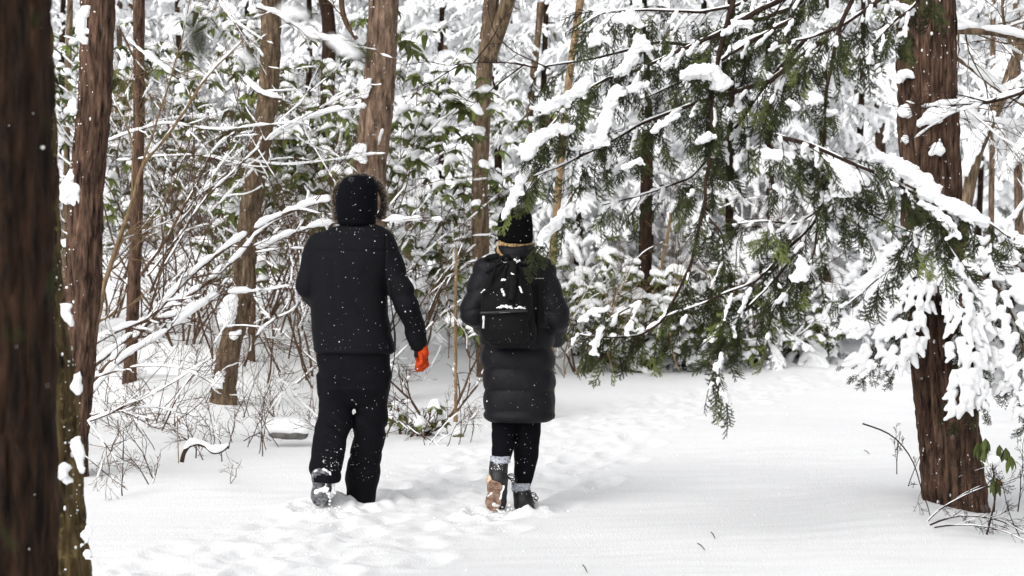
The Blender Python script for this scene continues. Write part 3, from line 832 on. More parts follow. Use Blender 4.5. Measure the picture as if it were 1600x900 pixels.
# ------------------------------------------------------------------ bare, arching, snow-lined shrubs
def stem_from_px(pts, Y): return resample(px_line(pts, Y), .05)
def bare_shrub(label, lines, mat, seed, kids=6, Yd=.3, sw=.018, name='bare_shrub', group=None, twl=.5, kl=(4, 3), cat='shrub'):
    r_ = np.random.default_rng(seed); first = None; groups = []
    for ln, Y, r0, r1 in lines:
        L = stem_from_px(ln, Y); out = []
        L = L + .015 * np.stack([noise3(L[:, 2] * 4, seed, 0, 1), noise3(L[:, 0] * 4, seed, 1, 2), noise3(L[:, 0] * 4, L[:, 2] * 4, 2, 3)], 1)
        if first is None: first = L[0].copy()
        out.append((L, np.linspace(r0, r1, len(L)), 0))
        for k in range(kids):
            f = r_.uniform(.15, .97); i = min(len(L) - 2, int(f * len(L))); t = unit(L[i + 1] - L[i]); s = unit(np.cross(t, r_.normal(size=3)))
            grow(L[i], unit(t + s * r_.uniform(.4, 1)), twl * r_.uniform(.5, 1.3), (r0 + (r1 - r0) * f) * .45, 1, r_, out, .05, .45, (0,) + kl, .06, .8, .0013)
        groups.append(out)
    first[2] = min(first[2], g1(first[0], first[1]) + .3)
    e = empty(name, (first[0], first[1], g1(first[0], first[1])), label, cat, group)
    for out in groups:
        mb = MB(); ms = MB()
        for pts, rad, l in out:
            mb.add(*tube(pts, rad, 7 if l == 0 else 4, 1, False))
            if l == 0 and sw: snow_on(ms, pts, rad, sw, r_, .22)
            elif l == 1 and sw and r_.uniform() < .45: snow_on(ms, pts, rad, min(sw * .5, .010), r_, .5, sides=5)
        st = put('stem', mb, mat, e)
        if ms.n: put('stem_snow', ms, m_snow, st, kind='stuff')
    return e
bare_shrub('arching shrub, its thick snow-lined stems sweeping from the reddish trunk towards the hooded man',
  [([(138, 600), (200, 540), (280, 452), (350, 388), (420, 345), (500, 315), (570, 300)], 14.6, .020, .008),
   ([(140, 575), (200, 528), (250, 492), (320, 450), (372, 405), (400, 362), (455, 332), (515, 308)], 14.9, .018, .007),
   ([(140, 540), (200, 508), (280, 495), (345, 462), (410, 452)], 14.4, .014, .005),
   ([(138, 620), (190, 560), (260, 520), (330, 470)], 14.2, .012, .005),
   ([(400, 392), (465, 360), (525, 345), (620, 347), (690, 345)], 14.9, .010, .003)], m_twig, 601, 10, sw=.030)
bare_shrub('tall leaning tan-stemmed sapling shrub crossing in front of the slim straight trunk',
  [([(122, 640), (131, 580), (146, 515), (162, 450), (187, 380), (207, 310), (226, 260), (270, 200), (305, 145), (340, 100), (380, 60)], 13.6, .022, .007),
   ([(226, 260), (240, 200), (262, 130), (285, 60), (300, -10)], 13.6, .008, .003), ([(205, 315), (214, 240), (190, 180), (160, 130)], 13.6, .008, .002)], m_twig_tan, 602, 9, sw=.014)
bare_shrub('many-stemmed bare shrub rising behind the arching snow-lined stems',
  [([(222, 430), (260, 372), (300, 300), (335, 232), (372, 205)], 17.0, .015, .005), ([(235, 460), (270, 380), (290, 330), (350, 250)], 17.3, .012, .004), ([(225, 520), (255, 420), (300, 340), (330, 250)], 17.2, .011, .003),
   ([(330, 560), (300, 440), (330, 330), (410, 250)], 17.6, .010, .003), ([(440, 520), (470, 430), (440, 330), (400, 240)], 17.8, .009, .003)], m_twig, 603, 10, twl=.7)
bare_shrub('snow-lined bough reaching over the hood of the man from the crooked tan trunk',
  [([(400, 12), (440, 25), (485, 60), (545, 64)], 16.6, .013, .005), ([(378, 125), (405, 148), (440, 155)], 16.8, .016, .01), ([(420, 222), (475, 187), (530, 170), (572, 165)], 17.2, .010, .004), ([(330, -15), (350, 20), (400, 70), (415, 100)], 15.8, .007, .002), ([(200, 60), (235, 95), (290, 135)], 15.2, .010, .005), ([(555, 62), (540, 40), (532, 0), (535, -40)], 18, .02, .03)], m_twig, 604, 5, sw=.03, name='snowy_bough')
bare_shrub('tangle of thin crossing bare branches high between the reddish trunk and the stout trunk',
  [([(230, 430), (330, 300), (430, 205), (560, 135)], 16.2, .009, .003), ([(185, 40), (240, 160), (290, 250), (330, 400)], 16.6, .008, .003), ([(330, -20), (400, 90), (470, 200), (530, 300)], 17.0, .008, .003), ([(165, 220), (250, 190), (340, 205), (470, 190)], 15.8, .006, .002),
   ([(260, 500), (250, 350), (300, 200), (290, 40)], 16.0, .008, .002), ([(470, 420), (440, 300), (380, 200), (350, 60)], 17.0, .008, .002), ([(180, 250), (300, 240), (440, 260), (600, 240)], 17.4, .006, .002)], m_twig, 613, 10, twl=.7, sw=.014, name='bare_shrub')
bare_shrub('low bare shrub arching over the snow at the bottom left, snow on its upper twigs',
  [([(135, 660), (180, 640), (250, 610), (330, 560)], 12.8, .008, .003), ([(150, 590), (220, 570), (290, 575), (350, 610)], 12.6, .006, .002), ([(138, 655), (160, 690), (180, 720)], 12.0, .005, .003), ([(140, 650), (190, 640), (240, 633), (310, 650)], 12.9, .006, .002), ([(250, 672), (290, 600), (320, 560), (360, 500)], 13.4, .006, .002)], m_twig, 605, 7, sw=.012, twl=.35)
bare_shrub('thicket of fine bare twigs behind the left arm of the hooded man',
  [([(380, 570), (400, 520), (440, 490), (470, 430)], 15.8, .010, .004), ([(420, 600), (425, 520), (415, 450), (440, 380)], 16.5, .009, .003), ([(450, 560), (462, 480), (470, 400), (455, 330)], 17.0, .008, .003), ([(410, 520), (430, 570), (440, 600)], 15.5, .006, .003)], m_twig, 606, 9, twl=.6)
bare_shrub('fine bare shrub between the two walkers at waist height',
  [([(735, 560), (722, 530), (745, 510)], 14, .008, .004), ([(640, 520), (655, 470), (690, 430), (700, 400)], 17.2, .008, .002), ([(645, 540), (680, 500), (720, 470)], 17.5, .006, .002), ([(700, 560), (705, 500), (690, 440)], 16.8, .005, .002)], m_twig, 607, 6, sw=.010, twl=.5)
bare_shrub('bare brown twigs at the elbow of the woman on the trail edge',
  [([(900, 585), (930, 520), (965, 470), (990, 400)], 21, .010, .003), ([(880, 590), (890, 500), (930, 430)], 21.5, .008, .003), ([(960, 585), (940, 500), (975, 430)], 21.8, .008, .003), ([(1060, 580), (1040, 500), (1075, 400)], 22, .008, .003), ([(1110, 580), (1125, 480), (1100, 420)], 22.3, .008, .003)], m_twig_tan, 608, 7, sw=.012, twl=.7)
bare_shrub('thin bare twigs sticking up by the left foot of the big shaggy trunk',
  [([(1350, 664), (1395, 680), (1430, 715), (1445, 770), (1450, 808)], 10.8, .0045, .0025), ([(1404, 740), (1404, 700), (1410, 672)], 11.3, .003, .0015), ([(1420, 760), (1436, 725), (1445, 700)], 11.3, .003, .0015)], m_twig_dark, 609, 3, sw=.0, twl=.12, name='bare_twig')
bare_shrub('dark leafless bramble lying across the snow at the right foot of the big shaggy trunk',
  [([(1437, 833), (1470, 795), (1520, 765), (1600, 745), (1640, 740)], 10.7, .005, .003), ([(1455, 822), (1500, 806), (1560, 810), (1610, 838)], 10.5, .005, .002), ([(1462, 825), (1520, 822), (1570, 828), (1610, 850)], 10.3, .004, .002), ([(1525, 875), (1545, 835), (1553, 780), (1552, 745)], 10.5, .006, .004), ([(1590, 800), (1592, 760), (1591, 735)], 10.6, .004, .002), ([(1600, 850), (1570, 790), (1560, 740), (1530, 720)], 10.6, .003, .0015)], m_twig_dark, 610, 6, sw=.004, twl=.22, name='bramble')
bare_shrub('snow-topped branches crossing the gap right of the big shaggy trunk near its top',
  [([(1480, 48), (1530, 50), (1590, 62), (1660, 78)], 12.5, .022, .018), ([(1485, 85), (1520, 108), (1560, 140), (1610, 170)], 12.8, .016, .012), ([(1480, 20), (1500, 40), (1530, 55)], 12.6, .02, .01), ([(1495, 160), (1520, 178), (1545, 190)], 12.8, .01, .004), ([(1490, 182), (1560, 190), (1610, 205)], 13.0, .010, .006), ([(1620, 130), (1590, 100), (1570, 40), (1565, -20)], 14, .014, .01)], m_bark_tan, 611, 5, sw=.036, name='snowy_bough', twl=.6)
bare_shrub('dark close branch tipped with snow reaching left across the big shaggy trunk',
  [([(1680, 130), (1600, 145), (1570, 152), (1535, 162), (1490, 160), (1440, 168)], 9.6, .016, .004), ([(1535, 162), (1500, 172), (1470, 185)], 9.6, .004, .002)], m_twig_dark, 612, 4, sw=.016, name='snowy_bough', twl=.3)
# tangle of fine twigs in the undergrowth: one mass
mb = MB(); ms = MB(); r_ = np.random.default_rng(66)
for k in range(20):
    Y = r_.uniform(19.5, 31); bx = r_.uniform(880, 1240) if k % 4 == 0 else r_.uniform(130, 560); x = (bx - 800) / FPX * Y
    if bx > 860: Y = max(Y, 24.6); x = (bx - 800) / FPX * Y
    gz = g1(x, Y); out = []
    for q in range(4):
        grow((x + r_.normal() * .2, Y + r_.normal() * .2, gz - .05), (r_.normal() * .45, r_.normal() * .3, 1), r_.uniform(1.2, 3.2), .010, 0, r_, out, .0, .5, (7, 4, 2), .13, .8, .0022)
    for pts, rad, l in out:
        mb.add(*tube(pts, rad, 4, 1, False))
        if l < 2 and r_.uniform() < .35: snow_on(ms, pts, rad, .012, r_, .4, sides=5)
V, Q, T, qm, tm = ms.arrays(); mb.addm((V, Q, T, qm + 1, tm + 1))
tag(put('undergrowth', mb, [m_twig, m_snow]), 'mass of fine bare twigs lacing the undergrowth behind the trail', None, None, 'stuff')
# thin whips against the snow on the left: numbered individuals of one kind
r_ = np.random.default_rng(77)
WH = [('beside the foot of the reddish flecked trunk', 150, 14.0), ('left of the snow-hooped fallen branch', 255, 12.6), ('in front of the slim straight trunk', 215, 15.5), ('between the slim trunk and the crooked tan one', 290, 16.5), ('before the foot of the crooked tan trunk', 335, 15.0),
      ('right of the foot of the crooked tan trunk', 400, 17.0), ('left of the boots of the hooded man', 430, 14.5), ('behind the legs of the hooded man', 470, 16.0), ('just right of the hooded man at knee height', 640, 15.5), ('between the walkers near the low leaves', 672, 15.0), ('between the walkers nearer the woman', 705, 15.0),
      ('at the back edge of the trail right of the woman', 880, 22.0), ('above the hooped fallen branch', 300, 14.0), ('between the two leftmost brown trunks', 180, 18.5), ('on the bank behind the bare arching shrub', 240, 18.0), ('high on the bank behind the crooked trunk', 350, 20.0)]
for k, (where, bx, Y) in enumerate(WH):
    x = (bx - 800) / FPX * Y; gz = g1(x, Y); out = []
    for q in range(6):
        grow((x + r_.normal() * .18, Y + r_.normal() * .2, gz - .05), (r_.normal() * .5, r_.normal() * .3, 1), r_.uniform(.35, .8) * (1.4 if Y > 16 else .8), .0045, 0, r_, out, .0, .45, (4, 3), .07, .8, .0012)
    outs = out; e = empty('twig_tuft', (x, Y, gz), 'tuft of thin bare twigs ' + where, 'twigs', 'tufts of bare twigs in the snow')
    mb = MB(); ms = MB()
    for pts, rad, l in out:
        if l == 0 and mb.n: put('stem', mb, m_twig, e); mb = MB()
        mb.add(*tube(pts, rad, 4, 1, False))
        if l == 0 and r_.uniform() < .5: snow_on(ms, pts, rad, .006, r_, .5, sides=5)
    put('stem', mb, m_twig, e)
    if ms.n: put('branch_snow', ms, m_snow, e, kind='stuff')
# small hooped fallen branch with snow
e = empty('fallen_branch', P(286, 718, 12.1), 'small dark hooped branch poking out of the snow, topped with a roll of snow', 'branch')
L = resample(px_line([(284, 722), (287, 708), (295, 696), (308, 693), (322, 697), (332, 708), (345, 706), (357, 697)], 12.1), .012); mb = MB()
mb.add(*tube(L, np.linspace(.013, .009, len(L)), 8)); L2 = resample(px_line([(306, 694), (307, 706), (306, 716)], 12.1), .02); mb.add(*tube(L2, .004, 5)); put('branch', mb, m_twig_dark, e)
ms = MB(); snow_on(ms, L, .012, .022, np.random.default_rng(1), .0, step=.012, flat=.9); put('branch_snow', ms, m_snow, e, kind='stuff')
# snow-capped stone at the trail edge
e = empty('stone', P(450, 682, 14.6), 'low stone under a thick cap of snow beside the hooded man', 'stone')
V, Q = caps_mesh([P(432, 676, 14.7)], [P(468, 677, 14.7)], [.07], [.065], .012, 1.6, .012, 10); mb = MB(); mb.add(V, Q); put('rock', mb, bark('stone', (.08, .075, .07), (.2, .19, .18), scale=5), e)
V, Q = caps_mesh([P(424, 668, 14.7), P(440, 664, 14.75)], [P(470, 668, 14.7), P(462, 664, 14.75)], [.085, .08], [.08, .07], .014, 1.5, .012, 8); mb = MB(); mb.add(V, Q); put('snow_cap', mb, m_snow, e)
# weed with a single brown curled leaf
e = empty('dry_weed', P(279, 722, 12.4), 'upright dry stalk holding one curled brown leaf, left of the hooped branch', 'weed')
mb = MB(); mb.add(*tube(resample(px_line([(279, 724), (278, 690), (277, 650)], 12.4), .03), [.0035] * len(resample(px_line([(279, 724), (278, 690), (277, 650)], 12.4), .03)), 5)); put('stalk', mb, m_twig_tan, e)
mb = MB(); mb.add(*tube(px_line([(277, 654), (280, 658), (282, 664)], 12.4), [.008, .018, .004], 6, .3)); put('leaf', mb, m_brownleaf, e)

# snow boughs hanging in front of the big shaggy trunk (near, detailed)
def near_bough(parent, axis_px, side_len, seed, Y, **k):
    ax = px_line(axis_px, Y)
    ax = ax + np.stack([0 * ax[:, 0], -.10 * np.sin(np.linspace(0, 2.4, len(ax))), 0 * ax[:, 0]], 1)
    fol, V, Q = bough_arrays(ax, side_len, seed, sdir=np.array([0, -1., .2]), sr=k.get('sr', .020), vox=.006, nl=.022, nw=.0046, nstep=.0045, every=k.get('every', .05), cover=k.get('cover', .93), droop=k.get('droop', .75), fine=True, zs=.95, tipfin=1.25, mats_i=(0, 1, 2))
    b = put('bough', fol, [m_twig, m_needle], parent, True)
    # pads of snow lapping over one another like shingles, each ending in a point
    rp = np.random.default_rng(seed + 50); sp = resample(ax, .052); A_, B_, ra, rb = [], [], [], []
    for i in range(len(sp) - 1):
        t = unit(sp[min(i + 1, len(sp) - 1)] - sp[max(0, i - 1)]); sv = unit(np.cross(t, np.array([0, 1., 0]))); f = i / len(sp)
        half = side_len * np.interp(f, [0, .3, .7, 1], [.45, .85, .75, .25]); off = -half
        while off <= half:
            if rp.uniform() < .86:
                u = off / (half + 1e-6); d_ = unit(t * .9 + sv * u * 1.0 + np.array([0, 0, -.35]) + rp.normal(size=3) * .2)
                p = sp[i] + sv * (off + rp.normal() * .008) + t * abs(u) * .03 + np.array([0, -.02 - .025 * rp.uniform() + .05 * u * u, rp.normal() * .01])
                rr_ = rp.uniform(.019, .030); l_ = rp.uniform(.035, .065)
                A_.append(p); B_.append(p + d_ * l_); ra.append(rr_); rb.append(rr_ * .35)
            off += .040 * rp.uniform(.8, 1.25)
    V, Q = caps_mesh(A_, B_, ra, rb, .006, 1.0, .004, 45, seed=seed, kk=6.5)
    mb = MB(); mb.add(V, Q); put('bough_snow', mb, m_snow, b)
    r_ = np.random.default_rng(seed); ax = resample(ax, .02); pl = parent_world(parent)
    for i in range(2, len(ax)):
        for q in range(2):
            a = r_.uniform(-1.2, 1.2); t = unit(ax[i] - ax[i - 1]); d = rot_about(t, np.array([0, -1., 0]), a)
            o = link('spray', SPR[r_.integers(0, 5)], b); orient(o, ax[i] + d * side_len * r_.uniform(.1, .8) + np.array([0, .022, 0]), d + np.array([0, 0, -.5]), r_.normal() * .3, r_.uniform(.22, .4), pl, (0, -1, .2))
near_bough(t9, [(1468, 395), (1440, 420), (1420, 480), (1405, 540), (1395, 575)], .13, 701, 11.0)
near_bough(t9, [(1460, 400), (1410, 425), (1385, 480), (1365, 545), (1352, 580)], .18, 702, 11.1)
near_bough(t9, [(1480, 410), (1495, 450), (1500, 520), (1505, 585), (1490, 650)], .085, 703, 10.85, sr=.021)
near_bough(t9, [(1490, 430), (1512, 500), (1518, 570), (1526, 640)], .10, 704, 10.9)
near_bough(t9, [(1500, 420), (1550, 440), (1580, 500), (1600, 570), (1612, 640)], .20, 705, 11.0, sr=.019)
near_bough(t9, [(1510, 400), (1580, 410), (1620, 450), (1650, 520)], .22, 706, 11.2, sr=.019)
near_bough(t9, [(1470, 385), (1430, 400), (1385, 420), (1350, 470)], .18, 709, 11.15)
near_bough(t9, [(1530, 400), (1560, 430), (1570, 500), (1575, 560)], .2, 710, 11.3)
near_bough(t9, [(1560, 440), (1600, 480), (1625, 560), (1630, 650)], .2, 711, 11.1)
near_bough(t9, [(1510, 470), (1545, 520), (1562, 570), (1572, 600)], .13, 707, 11.1, sr=.018)
# far-side boughs at the right edge, thinner snow
br = empty('snowy_hemlock', (4.6, 15.5, g1(4.6, 15.5)), 'half-seen hemlock at the right edge, leafy boughs hanging in above the open snow', 'tree', HG)
for k, (a, Y) in enumerate([([(1680, 150), (1620, 190), (1585, 240), (1560, 280)], 15.5), ([(1690, 260), (1630, 290), (1590, 330), (1575, 350)], 15.4), ([(1660, 90), (1600, 120), (1555, 150)], 15.6)]):
    ax = px_line(a, Y); fol, V, Q = bough_arrays(ax, .25, 720 + k, sr=.026, vox=.014, nl=.018, nw=.004, nstep=.007, every=.07, cover=.5, droop=1.2)
    fol.add(V, Q, None, 2); put('bough', fol, [m_twig, m_needle, m_snow], br)
zz = np.arange(-.1, 4, .1); mb = MB(); mb.add(*trunk_mesh(np.stack([4.6 + 0 * zz, 15.5 + 0 * zz, g1(4.6, 15.5) + zz], 1), .08, 20, .008, (8, 2), 5, .3)); put('trunk', mb, m_bark_red, br)

# little rhododendron sprig at the right foot of the shaggy trunk: every leaf its own piece
e = empty('rhododendron_seedling', P(1553, 800, 10.7), 'knee-high rhododendron seedling with drooping leaves right of the big shaggy trunk', 'shrub')
L = resample(px_line([(1553, 800), (1555, 765), (1553, 735), (1545, 705), (1530, 690)], 10.7), .03); mb = MB(); mb.add(*tube(L, np.linspace(.005, .003, len(L)), 6))
L = resample(px_line([(1553, 735), (1565, 712), (1572, 700)], 10.7), .03); mb.add(*tube(L, .003, 6)); put('stem', mb, m_twig_dark, e)
def leaf_me(c): 
    mb = MB(); L_, w = .080, .013; P_ = []
    for t, ww in ((0, .1), (.3, .85), (.6, 1), (.85, .6), (1, .03)): P_ += [[L_ * t, -w * ww, -.3 * L_ * t * t], [L_ * t, 0, -.3 * L_ * t * t - w * .3 * ww], [L_ * t, w * ww, -.3 * L_ * t * t]]
    Q = []
    for k in range(4): b = k * 3; Q += [[b, b + 1, b + 4, b + 3], [b + 1, b + 2, b + 5, b + 4]]
    mb.add(P_, Q); return mb.mesh('leaf', c)
lm = leaf_me(m_rhodo); lmb = leaf_me(m_brownleaf); r_ = np.random.default_rng(9); pl = parent_world(e)
for (px, py, Yl, n_, sd) in [(1530, 690, 10.7, 8, 1), (1540, 685, 10.6, 6, 1), (1553, 745, 10.65, 8, 1), (1556, 752, 10.6, 6, 1), (1572, 700, 10.7, 7, 1), (1580, 712, 10.7, 5, 1), (1562, 695, 10.72, 4, 1), (1540, 700, 10.66, 5, 1)]:
    for k in range(n_):
        a = 2 * PI * k / n_ + r_.uniform(-.3, .3); o = link('leaf', lmb if (px == 1553 and k < 2) else lm, e)
        orient(o, P(px, py, Yl), (math.cos(a), math.sin(a), -r_.uniform(.6, 1.9)), r_.uniform(-.5, .5), r_.uniform(.8, 1.2), pl)
stuck_snow(e, [[(1546, 717, 10.65, .018), (1556, 720, 10.65, .018)]], .007)

# ------------------------------------------------------------------ overhanging dark hemlock close to the camera
HT = empty('overhanging_hemlock', (4.1, 10.2, g1(4.1, 10.2)), 'nearest hemlock, its dark green drooping branches with snow clots hanging over the trail', 'tree')
zz = np.arange(-.1, 6, .06); mb = MB(); mb.add(*trunk_mesh(np.stack([4.1 + 0 * zz, 10.2 + 0 * zz, g1(4.1, 10.2) + zz], 1), np.interp(zz, [0, 6], [.17, .12]), 40, .012, (10, 2), 3, .3)); put('trunk', mb, m_bark_red, HT)
HTL = parent_world(HT)
def near_limb(pts, Y, r0, r1, seed, every=.035, tl=.30, dens=.78, drp=.65, smin_=.75, light=0, bare=0.0, side=None, snow=.006, ncap=999, snowy=.75):
    r_ = np.random.default_rng(seed); L = resample(px_line(pts, Y), .02)
    L = L + .006 * np.stack([noise3(L[:, 2] * 9, seed, 0, 1), noise3(L[:, 0] * 9, seed, 1, 2), noise3(L[:, 0] * 9, L[:, 2] * 9, 2, 3)], 1)
    rad = np.linspace(r0, r1, len(L)); mb = MB(); ms = MB(); mb.add(*tube(L, rad, 8))
    if snow: snow_on(ms, L, rad, snow, r_, .45, sides=6)
    sa, sb, s0, s1 = [], [], [], []
    spots = []; Lt = len(L) * .02; s = Lt * bare; sd = 1
    while s < Lt:
        i = min(len(L) - 2, int(s / .02)); t = unit(L[i + 1] - L[i]); f = s / Lt
        d = rot_about(t, unit(np.array([0, -.35, 1.])), sd * r_.uniform(.5, 1.2)) + np.array([-.15, 0, -.12]) + r_.normal(size=3) * .25
        if side is not None: d = d + np.array(side)
        ll = tl * np.interp(f, [0, .5, 1], [1, .95, .45]) * r_.uniform(.45, 1.25)
        q = droop_path(L[i], d, ll, drp, 8, r_, .35)
        mb.add(*tube(q, np.linspace(max(.0022, rad[i] * .35), .0012, len(q)), 4, 1, False))
        if snow and r_.uniform() < snowy:
            qq = resample(q[1:-1], .022); off_ = r_.uniform(0, 99)
            for a_, b_ in zip(qq[:-1], qq[1:]):
                if noise3(a_[0] * 9 + off_, a_[2] * 9, 0, 6) >.12: continue
                r0_, r1_ = r_.uniform(.0045, .0125, 2); sa.append(a_ + UP * r0_ * .6); sb.append(b_ + UP * r1_ * .6); s0.append(r0_); s1.append(r1_)
        g = .10; k = 0
        while g < ll:
            j = min(7, int(g / ll * 8)); tt = unit(q[j + 1] - q[j]); p = q[j] + (q[j + 1] - q[j]) * (g / ll * 8 - j)
            if r_.uniform() < dens: spots.append((p, rot_about(tt, UP, (1 if k % 2 else -1) * r_.uniform(.4, .95)), r_.uniform(.45, .78)))
            g += .055; k += 1
        if r_.uniform() < dens * .9: spots.append((q[-2], unit(q[-1] - q[-2]), r_.uniform(.5, .8)))
        s += every * .85 * r_.uniform(.7, 1.3); sd = -sd
    lm_ = put('limb', mb, m_twig_dark, HT)
    if len(sa) > 2:
        V, Q = caps_mesh(sa, sb, s0, s1, .006, 1.15, .005, 60, seed=seed); ms.add(V, Q)
    if ms.n: put('limb_snow', ms, m_snow, lm_, kind='stuff')
    r_.shuffle(spots)
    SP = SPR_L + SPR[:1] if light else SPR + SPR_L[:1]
    for p, d, s in spots[:min(ncap, 290)]:
        o = link('spray', SP[r_.integers(0, len(SP))], lm_); orient(o, p, d, r_.normal() * .6, s, HTL, CAMV if r_.uniform() < .7 else None)
    return len(spots)
tot = 0
for a in [
 # main dark boughs sweeping down-left
 dict(pts=[(1400, -80), (1300, -40), (1210, 5), (1130, 48), (1060, 80), (1000, 108), (950, 122)], Y=10.2, r0=.020, r1=.006, seed=1, tl=.24, every=.045),
 dict(pts=[(1330, -60), (1240, 10), (1160, 40), (1080, 70), (1030, 66), (960, 84), (900, 97), (840, 106), (800, 96)], Y=10.6, r0=.014, r1=.004, seed=2, tl=.17, every=.07, bare=.12),
 dict(pts=[(950, 122), (905, 150), (870, 185), (840, 225), (825, 262), (815, 285)], Y=10.2, r0=.007, r1=.003, seed=3, tl=.13, every=.035, ncap=110, snowy=.8),
 dict(pts=[(1290, 60), (1200, 128), (1160, 140), (1080, 165), (1010, 190), (940, 230), (870, 262), (835, 275)], Y=9.9, r0=.014, r1=.004, seed=4, tl=.24, every=.045),
 dict(pts=[(1260, 60), (1200, 130), (1160, 185), (1120, 232), (1080, 280), (1020, 300), (940, 320)], Y=10.1, r0=.011, r1=.003, seed=5, tl=.22, every=.055),
 dict(pts=[(1150, -40), (1145, 0), (1125, 85), (1112, 150), (1112, 225), (1100, 320), (1080, 410), (1060, 452), (1035, 500), (1000, 524), (945, 528), (895, 522)], Y=9.8, r0=.013, r1=.004, seed=6, tl=.20, every=.075, bare=.1),
 dict(pts=[(1100, 325), (1115, 348), (1130, 365), (1130, 430), (1128, 480)], Y=9.8, r0=.006, r1=.003, seed=7, tl=.2, every=.05, ncap=80),
 dict(pts=[(1345, -50), (1332, 0), (1308, 50), (1292, 145), (1283, 240), (1284, 320), (1270, 350)], Y=9.5, r0=.012, r1=.004, seed=8, tl=.18, every=.08, bare=.1),
 dict(pts=[(1240, 30), (1180, 60), (1120, 100), (1060, 130), (1000, 155)], Y=10.0, r0=.01, r1=.004, seed=9, tl=.22, every=.05),
 # long one running right under the big snow clots
 dict(pts=[(1210, 210), (1285, 232), (1350, 262), (1410, 292), (1480, 328), (1545, 345), (1580, 372)], Y=9.3, r0=.010, r1=.004, seed=10, tl=.17, every=.04, ncap=180),
 dict(pts=[(1283, 235), (1300, 280), (1330, 320), (1380, 345), (1440, 370)], Y=9.4, r0=.007, r1=.003, seed=11, tl=.17, every=.05, ncap=110),
 dict(pts=[(1280, 330), (1240, 350), (1200, 345), (1150, 350)], Y=9.6, r0=.006, r1=.003, seed=12, tl=.18, every=.05, ncap=110),
 # lower curtain
 dict(pts=[(1275, 345), (1230, 390), (1180, 440), (1130, 460), (1080, 480), (1040, 495)], Y=9.7, r0=.008, r1=.003, seed=13, tl=.19, every=.06, ncap=130),
 dict(pts=[(1240, 400), (1200, 450), (1160, 490), (1120, 520), (1090, 545)], Y=9.7, r0=.006, r1=.003, seed=14, tl=.15, every=.06, ncap=80),
 dict(pts=[(1160, 480), (1140, 520), (1128, 560), (1122, 600), (1135, 628)], Y=9.7, r0=.004, r1=.0015, seed=15, tl=.11, every=.028, ncap=70),
 dict(pts=[(1280, 350), (1270, 400), (1235, 450), (1210, 480), (1200, 510)], Y=9.5, r0=.006, r1=.003, seed=16, tl=.16, every=.05, ncap=110),
 dict(pts=[(1000, 470), (960, 490), (930, 515), (890, 530)], Y=9.9, r0=.004, r1=.002, seed=17, tl=.12, every=.05, ncap=50),
 dict(pts=[(1035, 500), (985, 530), (950, 545), (925, 560)], Y=9.9, r0=.004, r1=.002, seed=18, tl=.10, every=.05, light=1, ncap=40),
 dict(pts=[(1210, -30), (1160, 5), (1090, 20), (1010, 15), (940, 20), (890, 50)], Y=10.4, r0=.010, r1=.003, seed=19, tl=.2, every=.05),
 dict(pts=[(1450, -60), (1400, -20), (1360, 10), (1320, 40), (1270, 60), (1210, 70)], Y=9.6, r0=.012, r1=.004, seed=20, tl=.2, every=.045, ncap=220),
 dict(pts=[(1460, -50), (1430, 10), (1400, 30), (1370, 60), (1350, 90)], Y=9.4, r0=.008, r1=.003, seed=21, tl=.14, every=.045, ncap=110),
 dict(pts=[(850, 255), (830, 285), (812, 310), (802, 326)], Y=10.4, r0=.004, r1=.002, seed=22, tl=.07, every=.06, light=1, ncap=5),
 dict(pts=[(905, 290), (880, 330), (860, 365), (840, 395)], Y=10.4, r0=.004, r1=.002, seed=23, tl=.10, every=.05, light=1, ncap=40),
 dict(pts=[(1480, 330), (1450, 350), (1420, 380), (1390, 420), (1350, 455), (1320, 480)], Y=9.6, r0=.006, r1=.002, seed=24, tl=.13, every=.05, ncap=90),
 dict(pts=[(1440, 300), (1460, 340), (1480, 380), (1500, 410)], Y=9.3, r0=.005, r1=.002, seed=25, tl=.15, every=.045, ncap=90),
]:
    tot += near_limb(**a)
print('sprays', tot)
# thin bare twigs reaching out to the left past the fork
mb = MB(); r_ = np.random.default_rng(4)
for pts in ([(840, 106), (790, 97), (740, 98), (700, 103), (650, 92)], [(820, 100), (780, 130), (740, 165), (700, 135)], [(860, 108), (800, 80), (770, 50), (760, 0)], [(720, 101), (690, 118), (660, 140)], [(740, 98), (770, 60), (790, 20)]):
    L = resample(px_line(pts, 10.4), .03); out = [(L, np.linspace(.004, .0015, len(L)), 0)]
    for k in range(4):
        i = r_.integers(1, len(L) - 1); grow(L[i], unit(L[i] - L[i - 1]) + r_.normal(size=3) * .5, .12, .0018, 1, r_, out, 0, .3, (0, 2), .03, .7, .0009)
    for p_, rd_, l_ in out: mb.add(*tube(p_, rd_, 4, 1, False))
put('bare_twig', mb, m_twig_dark, HT)
